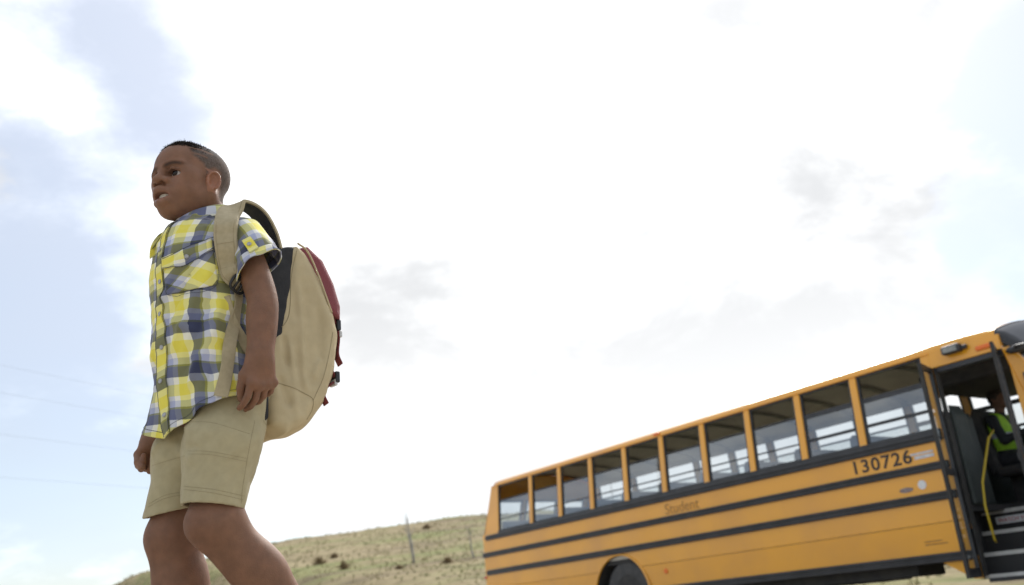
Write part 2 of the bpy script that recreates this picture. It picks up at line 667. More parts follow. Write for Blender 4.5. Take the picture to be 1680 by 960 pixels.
def snag(base_px, top_px, r0, label, forks, lean_end, nm='dead_tree'):
    p = hill_point(*base_px)
    d = pix_dir(*top_px)
    dist = math.hypot(p.x, p.y)
    top = d * (dist / math.hypot(d.x, d.y)) - p
    root = empty(nm, p - Vector((0, 0, .12)))
    pts = [Vector((0, 0, 0))] + [top * t + Vector((random.uniform(-.07, .07), random.uniform(-.07, .07), 0)) for t in (.2, .4, .6, .8, 1)]
    tr = MB().tube(pts, [r0 * 1.25, r0, r0 * .85, r0 * .65, r0 * .4, r0 * .12], 8)
    tr.build('trunk', M_dead, root, smooth=True)
    for k, (t, az, el, ln) in enumerate(forks):
        s0 = top * t
        dv = Vector((math.cos(az) * math.cos(el), math.sin(az) * math.cos(el), math.sin(el)))
        mid = s0 + dv * ln * .5 + Vector((0, 0, .05 * ln))
        MB().tube([s0, mid, s0 + dv * ln + Vector((random.uniform(-.1, .1), 0, .1 * ln))], [r0 * .42, r0 * .3, r0 * .1], 6).build('branch', M_dead, root, smooth=True)
    tag(root, label, 'dead tree', 'dead trees on the hillside')
    return root


snag((679, 924), (668, 842), .085, 'tall bare pale grey split snag standing on the hillside',
     [(.12, 2.8, 1.35, 2.7), (.45, 3.0, 1.2, 1.0), (.55, .4, 1.1, .8), (.7, 2.7, 1.2, .9), (.85, 3.3, 1.3, .7), (.35, 5.8, .9, .5)], None)
snag((778, 916), (767, 862), .055, 'thin leaning dead sapling trunk on the hillside near the bus',
     [(.55, 2.9, 1.0, .7), (.7, .3, 1.0, .6), (.8, 3.2, 1.2, .6), (.62, 5, .9, .5)], None)

# overhead wires crossing the valley to the left and climbing behind the hill
M_wire = mat('wire', (.25, .26, .28), .6, metal=.6)
M_pole = mat('pole_wood', (.16, .12, .09), .9, (.24, .19, .14), 5, bump=.4, stretch=(6, 6, .6))
wdir = pix_dir(1380, 860)


def wire_start(px, py, dist):
    d = pix_dir(px, py)
    return d * (dist / math.hypot(d.x, d.y))


wires = [((0, 579), 'highest'), ((0, 624), 'second highest'), ((0, 692), 'third highest'), ((0, 762), 'lowest')]
ends = []
for (px, lab) in wires:
    s = wire_start(*px, 100)
    a, b = s - wdir * 62, s + wdir * 260
    b = Vector((b.x, b.y, b.z - 1.5))
    pts = []
    for k in range(41):
        t = k / 40
        p = a.lerp(b, t)
        p.z -= 5.0 * 4 * t * (1 - t) * .3
        pts.append(p - a)
    o = MB().tube(pts, .008, 5).build('power_line', M_wire, loc=a)
    tag(o, 'thin %s overhead wire crossing the pale sky by the hill' % lab, 'power line', 'overhead power lines')
    ends.append((a, b))
for k, lab in ((0, 'tall wooden utility pole beside the left foot of the hill'), (1, 'tall wooden utility pole far behind the hill crest')):
    c = sum((e[k] for e in ends), Vector()) / len(ends)
    gz = float(ground_h(c.x, c.y))
    root = empty('utility_pole', (c.x, c.y, gz - .3))
    top = max(e[k].z for e in ends) - gz + .8
    MB().tube([(0, 0, 0), (0, 0, top)], [.19, .12], 12).build('pole', M_pole, root, smooth=30)
    for e in ends:
        p = e[k] - Vector((c.x, c.y, gz - .3))
        MB().tube([(0, 0, p.z - .12), (p.x, p.y, p.z - .06)], .05, 6).build('crossarm', M_pole, root)
        MB().lathe((p.x, p.y, p.z - .05), [(.03, -.06), (.05, -.03), (.03, 0), (.045, .02), (.02, .05)], 'z', 10).build('insulator', M_wire, root, smooth=True)
    tag(root, lab, 'utility pole')
# ------------------------------------------------------------------ school bus
M_yel = mat('bus_yellow', (.82, .37, .015), .32, (.70, .315, .03), 1.1, coat=.8, bump=.012, bscale=2.2, detail=9, lo=.45, hi=.7)
M_blk = mat('black_trim', (.022, .023, .026), .42, (.035, .036, .04), 6)
M_rub = mat('black_rubber', (.025, .025, .026), .75, (.045, .043, .04), 9)
M_int = mat('interior_panel', (.50, .48, .43), .6, (.44, .42, .38), 2)
M_ceil = mat('ceiling_panel', (.62, .57, .46), .55, (.55, .50, .41), 2)
M_rib = mat('ceiling_rib', (.10, .095, .09), .5)
M_flo = mat('bus_floor', (.035, .035, .036), .8)
M_seat = mat('seat_vinyl', (.055, .075, .115), .5, (.075, .095, .14), 7, bump=.05, bscale=70)
M_seatg = mat('barrier_vinyl', (.03, .04, .038), .6, (.042, .052, .05), 7)
M_steel = mat('steel', (.55, .56, .58), .35, metal=.9)
M_alu = mat('step_edge', (.62, .62, .60), .5, (.5, .5, .48), 12)
M_hand = mat('yellow_rail', (.50, .36, .02), .4)
M_red = mat('red_lens', (.45, .02, .02), .25)
M_amb = mat('amber_lens', (.80, .17, .02), .3)
M_lamp = mat('lamp_glass', (.30, .31, .29), .2, (.2, .21, .2), 30)
M_white = mat('white_sticker', (.78, .78, .78), .5, (.66, .68, .72), 40)
M_silver = mat('silver_sticker', (.70, .70, .72), .4, (.5, .52, .58), 30)
M_tyre = mat('tyre', (.055, .056, .058), .85, (.075, .075, .075), 10)
M_ink = mat('letter_black', (.025, .024, .023), .5)
M_inkl = mat('letter_brown', (.36, .175, .035), .5)
M_inkr = mat('letter_red', (.42, .03, .03), .5)
M_badge = mat('badge', (.16, .06, .05), .4, (.3, .3, .3), 60)


def glass_mat(name, tint, refl, add=0.0, rough=0.02):
    m = bpy.data.materials.new(name)
    m.use_nodes = True
    nt = m.node_tree
    nt.nodes.clear()
    N, Lk = nt.nodes.new, nt.links.new
    out = N('ShaderNodeOutputMaterial')
    tr = N('ShaderNodeBsdfTransparent')
    tr.inputs[0].default_value = (*tint, 1)
    gl = N('ShaderNodeBsdfGlossy')
    gl.inputs['Roughness'].default_value = rough
    gl.inputs['Color'].default_value = (.88, .94, 1.0, 1)
    lw = N('ShaderNodeFresnel')
    lw.inputs[0].default_value = 1.5
    ma0 = N('ShaderNodeMath')
    ma0.operation = 'MULTIPLY_ADD'
    Lk(lw.outputs[0], ma0.inputs[0])
    ma0.inputs[1].default_value = refl
    ma0.inputs[2].default_value = add
    ma0.use_clamp = True
    # only the face towards the viewer reflects; the pane is too thin to bend light
    ge = N('ShaderNodeNewGeometry')
    inv = N('ShaderNodeMath')
    inv.operation = 'SUBTRACT'
    inv.inputs[0].default_value = 1
    Lk(ge.outputs['Backfacing'], inv.inputs[1])
    ma = N('ShaderNodeMath')
    ma.operation = 'MULTIPLY'
    Lk(ma0.outputs[0], ma.inputs[0])
    Lk(inv.outputs[0], ma.inputs[1])
    mx = N('ShaderNodeMixShader')
    Lk(ma.outputs[0], mx.inputs[0])
    Lk(tr.outputs[0], mx.inputs[1])
    Lk(gl.outputs[0], mx.inputs[2])
    Lk(mx.outputs[0], out.inputs[0])
    return m


M_glass = glass_mat('window_glass', (.80, .83, .84), 1.5, .13)
M_glass2 = glass_mat('clear_glass', (.9, .92, .92), 1.2, .04)

HW = 1.24                     # half width
ZG = 2.547                    # gutter height
XR, XF = -1.55, 8.20          # rear end, front of the passenger body
PIL = [i * .80 for i in range(9)]
W_EDGES = [(-.99, -.045)] + [(PIL[i] + .045, PIL[i + 1] - .045) for i in range(8)] + [(6.445, 7.26)]
ZS, ZP = 1.735, 1.753         # window sill, pillar foot
DOOR0, DOOR1 = 7.40, 8.16

bus = empty('school_bus', BUS_O, BUS_ANG)
tag(bus, 'yellow school bus with black rub rails and open front door', 'bus')
YS = -HW
MB.TUM = True


def side_y(z, sgn=-1):
    """skin of the lower side leans in a little below the seam"""
    return sgn * (HW - max(0, .845 - z) * math.tan(R(3.2)))


def side_sheet(sgn, x0, x1, z0, z1, arches, nz=4):
    """vertical sheet with wheel arch cut-outs: arches = (cx, cz, r)"""
    xs_ = set(np.round(np.linspace(x0, x1, 60), 3))
    for cx, cz, r in arches:
        for k in range(41):
            xs_.add(round(cx + r * math.cos(math.pi * k / 40), 4))
    xs_ = sorted(x for x in xs_ if x0 <= x <= x1)
    rows = []
    for x in xs_:
        b = z0
        for cx, cz, r in arches:
            if abs(x - cx) <= r:
                b = max(b, cz + math.sqrt(max(r * r - (x - cx) ** 2, 0)))
        b = min(b, z1)
        rows.append([(x, side_y(b + (z1 - b) * k / nz, sgn), b + (z1 - b) * k / nz) for k in range(nz + 1)])
    return MB().grid(rows)


ARCH = [(2.06, .45, .60)]
# skins: each panel between the rails is its own sheet of metal
for sgn in (-1, 1):
    xe = 7.35 if sgn < 0 else XF
    side_sheet(sgn, XR + .06, xe, .50, .842, ARCH).build('skirt_panel', M_yel, bus, smooth=40)
    side_sheet(sgn, XR + .06, xe, .847, ZP, ARCH).build('side_panel', M_yel, bus, smooth=40)
    # inner lining
    MB().box(XR + .1, xe, sgn * (HW - .05), sgn * (HW - .035), .98, ZS).build('inner_lining', M_int, bus)

# seam rivets: two sparse rows of domed heads
riv = MB()
for k in range(76):
    x = XR + .12 + k * .118
    if abs(x - 2.06) < .62 or x > 7.32:
        continue
    riv.lathe((x, YS, .862), [(.009, .002), (.008, -.003), (.004, -.005)], 'y', 8)
tag(riv.build('rivet_row', M_yel, bus, smooth=True), kind='stuff')


def rail(sgn, x0, x1, z0, z1, t=.03, mt=None):
    """ribbed rub rail with rounded ends"""
    h = z1 - z0
    prof = [(0, z0), (t * .75, z0), (t, z0 + h * .10), (t, z0 + h * .30), (t * .62, z0 + h * .38), (t * .62, z0 + h * .62),
            (t, z0 + h * .70), (t, z0 + h * .90), (t * .75, z1), (0, z1)]
    b = MB()
    rows = []
    for x, k in ((x0, 0), (x0 + .008, .55), (x0 + .03, .9), (x0 + .06, 1), (x1 - .03, 1), (x1, .9)):
        zc = (z0 + z1) / 2
        rows.append([(x, sgn * (abs(side_y(zc)) + p[0] * k), zc + (p[1] - zc) * max(k, .25)) for p in prof])
    b.grid(rows)
    n = len(prof)
    b.f.append(tuple(range(n)))
    b.f.append(tuple(range(5 * n, 6 * n)))
    return b.build('rub_rail', mt or M_blk, bus, smooth=35)


for sgn in (-1, 1):
    xe = 7.33 if sgn < 0 else XF
    rail(sgn, -1.41, xe, 1.645, 1.728, .034)
    rail(sgn, -1.535, xe, 1.362, 1.444, .034)
    rail(sgn, -1.45, xe, 1.060, 1.146, .034)
    rail(sgn, 2.70, xe, .462, .552, .036)
    rail(sgn, XR + .1, 1.40, .462, .552, .036)
    # belt under the windows
    MB().box(-.99, xe, sgn * (HW - .004), sgn * (HW + .012), 1.726, 1.770).build('window_belt', M_blk, bus, bevel=.004)

# wheel arch flare
for sgn in (-1, 1):
    b = MB()
    rows = []
    for k in range(33):
        a = math.pi * (k / 32) * 1.06 - math.pi * .03
        cx, cz = 2.06, .45
        rows.append([(cx + r * math.cos(a), sgn * (HW - .02 + o), cz + r * math.sin(a)) for r, o in ((.588, .0), (.588, .036), (.600, .040), (.612, .034), (.618, .018))])
    b.grid(rows)
    b.build('wheel_arch_trim', M_yel, bus, smooth=50)
    # dark wheel well
    b = MB()
    rows = []
    for k in range(21):
        a = math.pi * k / 20 * 1.1 - .16
        rows.append([(2.06 + .585 * math.cos(a), sgn * y, .45 + .585 * math.sin(a)) for y in (HW - .01, .55)])
    b.grid(rows)
    b.add([(1.4, sgn * .55, .3), (2.66, sgn * .55, .3), (2.66, sgn * .55, 1.1), (1.4, sgn * .55, 1.1)], [(0, 1, 2, 3)])
    b.build('wheel_well', M_rub, bus)


def wheel(x, sgn, y=None):
    yo = y or HW - .06
    prof = [(.30, -.12), (.42, -.135), (.465, -.115), (.483, -.09), (.483, .09), (.465, .115), (.42, .135), (.30, .12)]
    w = MB().lathe((0, 0, 0), prof, 'y', 48).build('wheel', M_tyre, bus, smooth=35, loc=(x, sgn * (yo - .12), .483))
    MB().lathe((0, 0, 0), [(.285, sgn * .121), (.275, sgn * .07), (.2, sgn * .05), (.19, sgn * .02), (.10, sgn * .02), (.095, sgn * .09), (.02, sgn * .1)], 'y', 32).build('rim', M_steel if x > 5 else M_rub, w, smooth=35)
    for k in range(8):
        a = k * math.pi / 4
        MB().cyl((.14 * math.cos(a), sgn * .03, .14 * math.sin(a)), .013, .03, 'y', 6).build('wheel_nut', M_steel, w)
    return w


for sgn in (-1, 1):
    wheel(2.14, sgn)
    wheel(9.25, sgn)

# roof: one lofted skin
def roof_prof():
    p = [(-HW, ZG)]
    r0 = .085
    for k in range(9):
        a = R(78) * k / 8
        p.append((-HW + r0 * (1 - math.cos(a)), ZG + .012 + r0 * math.sin(a)))
    y0, z0 = p[-1]
    for k in range(1, 9):
        t = k / 8
        p.append((y0 * (1 - t), z0 + .19 * (1 - (1 - t) ** 2)))
    return p + [(-y, z) for (y, z) in p[-2::-1]]


rp = roof_prof()
rows = []
for x, sy, dz in ((-1.20, .93, -.06), (-1.185, .97, -.025), (-1.13, .995, -.006), (-1.0, 1, 0), (1, 1, 0), (3, 1, 0), (5, 1, 0), (7.1, 1, 0), (7.4, 1, .012), (7.7, 1, .012), (7.95, .995, 0), (8.08, .985, -.015)):
    rows.append([(x, y * sy, z + dz * (1 if z > 2.56 else .25)) for (y, z) in rp])
MB().grid(rows).build('roof', M_yel, bus, smooth=40)
# gutter drip rail
for sgn in (-1, 1):
    MB().box(-1.18, 7.36 if sgn < 0 else 8.05, sgn * (HW - .002), sgn * (HW + .016), ZG + .002, ZG + .016).build('drip_rail', M_yel, bus, bevel=.003)
# ceiling
rows = []
for x in (-1.05, 8.0):
    rows.append([(x, y * .955, 2.53 + (z - ZG) * .80) for (y, z) in rp])
MB().grid(rows).build('ceiling', M_ceil, bus, smooth=40)
for x in PIL + [-1.0, 7.22]:
    rows = []
    for dx in (-.05, .05):
        rows.append([(x + dx, y * .945, 2.515 + (z - ZG) * .80) for (y, z) in rp])
    MB().grid(rows).build('ceiling_rib', M_rib, bus, smooth=40)

# pillars and windows
for sgn in (-1, 1):
    pil_list = [(-1.20, -.995)] + [(p - .045, p + .045) for p in PIL] + ([(7.26, 7.365)] if sgn < 0 else [(7.155, 7.245), (7.95, 8.12)])
    for k, (a, b_) in enumerate(pil_list):
        if k == 0:
            MB().prism([(-1.46, ZP - .09), (b_, ZP - .09), (b_, ZG + .01), (-1.20, ZG + .01)], sgn * HW, sgn * (HW - .05), 'y').build('pillar', M_yel, bus, bevel=.006)
        else:
            MB().box(a, b_, sgn * (HW + .004), sgn * (HW - .05), ZP, ZG + .004).build('pillar', M_yel, bus, bevel=.008)
    we = list(W_EDGES) + ([] if sgn < 0 else [(7.25, 7.95)])
    if sgn > 0:
        we[9] = (6.445, 7.155)
    for k, (a, b_) in enumerate(we):
        yo, yi = sgn * (HW - .012), sgn * (HW - .045)
        w = MB().box(a, a + .026, yo, yi, ZS, ZG).box(b_ - .026, b_, yo, yi, ZS, ZG).box(a + .026, b_ - .026, yo, yi, ZG - .022, ZG).box(a + .026, b_ - .026, yo, yi, ZS, ZS + .05)
        w = w.build('window', M_blk, bus)
        # the upper sash hangs half open, the lower one is fixed
        drop = 2.295 if k < 8 else 2.285
        th = .026 if k < 8 else .055
        MB().box(a + .026, b_ - .026, sgn * (HW - .022), sgn * (HW - .042), drop - th, drop).build('sash_rail', M_blk if k > 7 else M_rub, w)
        MB().box(a + .026, b_ - .026, sgn * (HW - .020), sgn * (HW - .044), 1.955, 1.955 + (.016 if k < 8 else .034)).build('sash_rail', M_blk, w)
        if sgn < 0 or True:
            MB().box(a + .026, b_ - .026, sgn * (HW - .028), sgn * (HW - .033), ZS + .05, drop - th).build('pane', M_glass if sgn < 0 else M_glass2, w)

# rear wall: lower panel, posts between the rear windows, header
def rear_x(z):
    return float(np.interp(z, [.55, 1.3, 1.7, 2.3, 2.56, 2.76], [-1.555, -1.56, -1.535, -1.33, -1.215, -1.19]))


def rear_sheet(z_list, t0, t1, nt, name):
    rows = []
    for z in z_list:
        sy = 1.0 if z < 2.5 else .93
        rows.append([(rear_x(z) + .07 * abs(t) ** 6, HW * t * sy, z if z < 2.7 else float(np.interp(abs(t), [0, .5, .93, 1], [2.78, 2.73, 2.62, 2.58]))) for t in np.linspace(t0, t1, nt)])
    return MB().grid(rows).build(name, M_yel, bus, smooth=50)


rear_sheet([.55, 1.0, 1.4, 1.72], -1, 1, 17, 'rear_wall')
rear_sheet([2.34, 2.45, 2.56, 2.76], -1, 1, 17, 'rear_header')
for t0, t1 in ((-1, -.84), (-.36, -.29), (.29, .36), (.84, 1)):
    rear_sheet([1.72, 1.9, 2.1, 2.34], t0, t1, 4, 'rear_post')
for t0, t1 in ((-.84, -.36), (-.29, .29), (.36, .84)):
    w = MB()
    y0, y1 = t0 * HW, t1 * HW
    for (ya, yb, za, zb) in ((y0, y0 + .03, 1.72, 2.34), (y1 - .03, y1, 1.72, 2.34), (y0, y1, 1.72, 1.76), (y0, y1, 2.30, 2.34)):
        w.add([(rear_x(z) - o, y, z) for o in (-.02, .012) for z in (za, zb) for y in (ya, yb)], [(0, 1, 3, 2), (4, 6, 7, 5), (0, 4, 5, 1), (2, 3, 7, 6), (0, 2, 6, 4), (1, 5, 7, 3)])
    w = w.build('rear_window', M_blk, bus)
    MB().add([(rear_x(1.76) - .004, y0 + .03, 1.76), (rear_x(1.76) - .004, y1 - .03, 1.76), (rear_x(2.30) - .004, y1 - .03, 2.30), (rear_x(2.30) - .004, y0 + .03, 2.30)], [(0, 1, 2, 3)]).build('pane', M_glass2, w)
for sgn in (-1, 1):
    MB().cyl((-1.565, sgn * .98, 1.25), .09, .03, 'x', 24).build('tail_lamp', M_red, bus, smooth=30)
    MB().box(-1.65, -1.53, sgn * 1.16, 0, .50, .70).build('rear_bumper', M_blk, bus, bevel=.01)

# markers and reflectors on the near side
MB().lathe((-1.10, YS + .06, 2.605), [(.03, .01), (.028, -.012), (.012, -.02)], 'y', 12).build('marker_lamp', M_red, bus, smooth=True)
MB().box(3.08, 3.20, YS + .08, YS - .02, 2.575, 2.608).build('marker_lamp', M_amb, bus, bevel=.008)
MB().obox(Matrix.Translation((7.96, YS - .012, 2.46)), .17, .03, .05).build('marker_lamp', M_amb, bus, bevel=.014)
MB().box(-1.54, -1.45, YS + .01, YS - .012, 1.018, 1.05).build('reflector', M_red, bus, bevel=.005)
MB().lathe((3.0, side_y(.74), .74), [(.035, .01), (.035, -.006), (.03, -.012)], 'y', 20).build('reflector', M_amb, bus, smooth=40)

# floor, front bulkhead, chassis
MB().box(XR + .1, 7.38, -HW + .05, HW - .05, .92, .98).build('floor', M_flo, bus)
MB().box(7.38, 8.7, -.35, HW - .05, .92, .98).build('floor', M_flo, bus)
for sgn in (-1, 1):
    MB().box(-1.3, 9.9, sgn * .38, sgn * .48, .52, .78).build('chassis_rail', M_rub, bus)
MB().box(2.8, 6.6, -1.06, -.55, .35, .80).build('underfloor_box', M_rub, bus, bevel=.02)
MB().box(3.0, 5.2, .5, 1.05, .33, .8).build('fuel_tank', M_rub, bus, bevel=.05)
MB().box(6.60, 7.05, -1.05, -.75, .50, .8).build('underfloor_box', M_rub, bus, bevel=.01)
MB().tube([(2.14, -1.0, .483), (2.14, 1.0, .483)], .06, 10).build('axle', M_rub, bus)
MB().tube([(9.25, -1.0, .483), (9.25, 1.0, .483)], .05, 10).build('axle', M_rub, bus)
# small triangular skirt end before the door
MB().prism([(6.98, .468), (7.36, .468), (7.36, .28), (7.28, .28)], YS + .02, YS + .045, 'y').build('skirt_end', M_yel, bus)

# lettering and marks
def on_side(x, z, rise=.0):
    """text matrix: reads along the bus side, facing -y"""
    return Matrix.Translation((x, YS - .0035, z)) @ Matrix.Rotation(R(90), 4, 'X')


text_mesh('130726', .195, 'fleet_number', M_ink, bus, on_side(6.185, 1.485), spacing=1.14, squeeze=1.16, bold=.0035)
text_mesh('Student', .195, 'lettering', M_inkl, bus, on_side(3.155, 1.470), spacing=1.02, squeeze=1.05)
MB().prism([(6.93, 1.55), (7.19, 1.552), (7.19, 1.572), (6.93, 1.57)], YS - .003, YS - .006).build('sticker', M_silver, bus)
MB().prism([(6.96, 1.505), (7.19, 1.507), (7.19, 1.54), (6.96, 1.538), (6.975, 1.522)], YS - .003, YS - .006).build('sticker', M_silver, bus)
MB().cyl((6.98, YS - .003, 1.245), .047, .004, 'y', 28).build('sticker', M_white, bus)
em = MB()
em.add([(6.79 + .082 * math.cos(t), YS - .004, 1.218 + .026 * math.sin(t)) for t in np.linspace(0, 2 * math.pi, 28, endpoint=False)], [tuple(range(28))])
em.build('badge', M_badge, bus)
for z, w_ in ((.672, .19), (.642, .235)):
    b = MB()
    x = 6.85
    random.seed(int(z * 1000))
    while x < 6.85 + w_:
        q = random.uniform(.008, .022)
        b.box(x, x + q, side_y(z) - .004, side_y(z) - .001, z, z + .011)
        x += q + random.uniform(.002, .006)
    b.build('small_print', M_inkl, bus)

# seats: rows of high backed benches
sb = MB().prism([(0, 0), (.10, 0), (.15, .42), (.13, .50), (.08, .52), (.03, .48)][::-1], -.44, .44, 'y').mesh('backrest')
sc_ = MB().box(.06, .50, -.44, .44, -.08, .06).mesh('cushion')
sl = MB().box(.1, .14, -.4, -.36, -.42, -.06).box(.1, .14, .36, .4, -.42, -.06).box(.42, .46, -.4, -.36, -.42, -.06).box(.42, .46, .36, .4, -.42, -.06).mesh('legs')
for me_, m_ in ((sb, M_seat), (sc_, M_seat), (sl, M_rub)):
    me_.materials.append(m_)
for r_ in range(10):
    for sgn in (-1, 1):
        o = bpy.data.objects.new('seat', sc_)
        col.objects.link(o)
        o.parent = bus
        o.location = (-.98 + r_ * .80 - .1, sgn * .68, 1.42)
        for nm, me_ in (('backrest', sb), ('seat_frame', sl)):
            c = bpy.data.objects.new(nm, me_)
            col.objects.link(c)
            c.parent = o
            if nm == 'backrest':
                md = c.modifiers.new('bevel', 'BEVEL')
                md.width, md.segments, md.limit_method = .05, 3, 'ANGLE'
MB.OX = .5
# padded crash barrier behind the steps and behind the driver
for y0, y1, dx in ((-1.10, -.40, .05), (.28, 1.10, -.45)):
    MB().prism([(6.62 + dx, .98), (6.72 + dx, .98), (6.70 + dx, 1.92), (6.66 + dx, 2.0), (6.60 + dx, 1.98)], y0, y1, 'y').build('crash_barrier', M_seatg, bus, bevel=.03)
# modesty panel by the stepwell
MB().prism([(6.87, .98), (6.92, .98), (6.92, 1.90), (6.87, 2.02)], -1.10, -.84, 'y').build('stepwell_panel', M_seatg, bus, bevel=.02)

MB.OX = 0
# stepwell: three steps up from the door
steps = [(.30, -1.16), (.505, -1.00), (.715, -.76), (.925, -.50)]
XL = [7.36, 7.30, 7.19, 7.12]
for k, (z, y0) in enumerate(steps):
    y1 = steps[k + 1][1] if k < 3 else -.3
    st = MB().box(XL[k] - .03, DOOR1 - .01, y0, y1 + .02, z - .025, z).build('step', M_flo, bus)
    MB().box(XL[k], DOOR1 - .02, y0 - .006, y0 + .028, z - .004, z + .006).box(XL[k], DOOR1 - .02, y0 - .010, y0 - .001, z - .032, z + .002).build('step_edge', M_alu, st)
    if k < 3:
        MB().box(XL[k + 1] - .03, DOOR1 - .01, y1, y1 + .012, z, steps[k + 1][0] - .03).build('riser', M_flo, st)
MB().prism([(7.34, -1.15), (7.36, -1.15), (7.10, -.45), (7.07, -.45)], .28, .98, 'z').build('stepwell_wall', M_flo, bus)
MB().box(DOOR1 - .01, DOOR1 + .02, -1.15, -.3, .28, 1.1).build('stepwell_wall', M_flo, bus)
MB().box(DOOR0, DOOR1 + .02, -1.19, -1.10, .235, .272).build('step_skirt', M_blk, bus)
# sign on the top riser
MB().box(7.26, 7.92, -.510, -.515, .785, .858).build('step_sign', M_white, bus)
text_mesh('WATCH YOUR STEP', .060, 'lettering', M_inkr, bus, Matrix.Translation((7.285, -.5165, .802)) @ Matrix.Rotation(R(90), 4, 'X'), squeeze=.98)

MB.OX = .5
# grab rail inside the door
MB().tube([(7.03, -.60, 1.72), (7.06, -.80, 1.62), (7.03, -1.08, 1.18), (7.02, -1.13, .95), (7.03, -1.14, .62), (7.02, -1.10, .60)], .012, 8).build('grab_rail', M_hand, bus, smooth=True)

# header over the door, lamp, pillars of the cab
MB().box(6.86, 7.62, YS + .06, YS - .002, 2.395, ZG + .004).build('door_header', M_yel, bus, bevel=.006)
MB().box(6.90, 7.62, YS + .10, YS + .012, 2.34, 2.393).build('door_gasket', M_blk, bus)
MB().box(6.885, 6.905, YS + .06, YS - .004, .30, 2.393).build('door_gasket', M_rub, bus)
lm = MB().box(7.05, 7.25, YS - .10, YS - .004, 2.475, 2.565).build('door_lamp', M_blk, bus, bevel=.02)
MB().box(7.075, 7.225, YS - .106, YS - .095, 2.488, 2.548).build('lens', M_lamp, lm, bevel=.008)
MB().cyl((7.275, YS - .03, 2.515), .025, .05, 'x', 12).build('lamp_bracket', M_blk, bus)


def leaf(hx, ang, sgn, name='door_leaf'):
    """one half of the door, hinged at hx, swung outwards"""
    d = Vector((math.cos(ang), math.sin(ang), 0))
    n = Vector((-d.y, d.x, 0))
    w, z0, z1 = .41, .29, 2.40
    base = Vector((hx, YS - .005, 0))

    def bar(u0, u1, a, b, t=.036):
        c = base + d * (u0 + u1) / 2 + Vector((0, 0, (a + b) / 2))
        M_ = Matrix.Translation(c) @ Matrix(((d.x, n.x, 0, 0), (d.y, n.y, 0, 0), (0, 0, 1, 0), (0, 0, 0, 1)))
        return M_, u1 - u0, t, b - a
    fr = MB()
    for (u0, u1, a, b) in ((0, .045, z0, z1), (w - .045, w, z0, z1), (.045, w - .045, z0, z0 + .09), (.045, w - .045, z1 - .06, z1), (.045, w - .045, 1.27, 1.34)):
        M_, sx, sy, sz = bar(u0, u1, a, b)
        fr.obox(M_, sx, sy, sz)
    f_ = fr.build(name, M_blk, bus, bevel=.004)
    for (a, b) in ((z0 + .09, 1.27), (1.34, z1 - .06)):
        M_, sx, sy, sz = bar(.045, w - .045, a, b, .006)
        MB().obox(M_, sx, sy, sz).build('pane', M_glass2, f_)
    # rubber edge
    M_, sx, sy, sz = bar(w, w + .022, z0, z1, .03)
    MB().obox(M_, sx, sy, sz).build('rubber_edge', M_rub, f_)
    return f_


leaf(6.855, R(-75), -1)
leaf(7.565, R(-68), 1)

# cab side ahead of the door, windscreen, bonnet
MB().prism([(7.66, .50), (8.05, .50), (8.05, 1.50), (7.83, 2.20), (7.70, 2.40), (7.62, 2.40), (7.66, 2.2)], YS + .06, YS - .002, 'y').build('front_pillar', M_yel, bus, bevel=.01)
qw = MB().prism([(7.765, 1.45), (8.0, 1.45), (7.82, 2.06), (7.765, 2.12)], YS + .03, YS - .008, 'y').build('quarter_window', M_blk, bus, bevel=.01)
MB().prism([(7.785, 1.48), (7.965, 1.48), (7.81, 2.03), (7.785, 2.07)], YS + .02, YS - .011, 'y').build('pane', M_glass2, qw)
MB().prism([(7.62, .50), (8.05, .50), (8.05, 1.50), (7.83, 2.20), (7.70, 2.40), (7.62, 2.40)], HW - .06, HW + .002, 'y').build('front_pillar', M_yel, bus, bevel=.01)
# roof cap over the windscreen with the black visor band
rows = []
for x, sy, dz in ((7.575, .985, -.022), (7.66, .975, -.06), (7.74, .955, -.14), (7.80, .94, -.22)):
    rows.append([(x - (.06 if z < 2.56 else 0), y * sy, max(z + dz, 2.35 if z < 2.56 else 2.40)) for (y, z) in rp])
MB().grid(rows).build('roof_visor', M_blk, bus, smooth=40)
rows = []
for x, z, w_ in ((7.70, 2.56, 1.10), (7.92, 2.30, 1.12), (8.12, 1.95, 1.14), (8.30, 1.55, 1.16)):
    rows.append([(x - .22 * abs(t) ** 3, w_ * t, z) for t in np.linspace(-1, 1, 17)])
ws = MB().grid(rows).build('windscreen', M_glass2, bus, smooth=True)
# crossing mirror arm
MB().tube([(7.74, YS + .0, 2.34), (7.80, YS - .10, 2.36), (8.1, YS - .16, 2.33), (8.4, YS - .16, 2.2)], .014, 8).build('mirror_arm', M_blk, bus, smooth=True)
mr = MB().lathe((7.775, YS - .03, 2.345), [(.012, -.10), (.035, -.07), (.042, 0), (.035, .07), (.012, .10)], 'x', 16).build('mirror_bracket', M_blk, bus, smooth=True)
mi = MB().obox(Matrix.Translation((8.45, YS - .2, 1.98)), .08, .2, .36).build('mirror', M_blk, bus, bevel=.02)
MB().obox(Matrix.Translation((8.405, YS - .2, 1.98)), .012, .17, .32).build('mirror_glass', M_steel, mi)
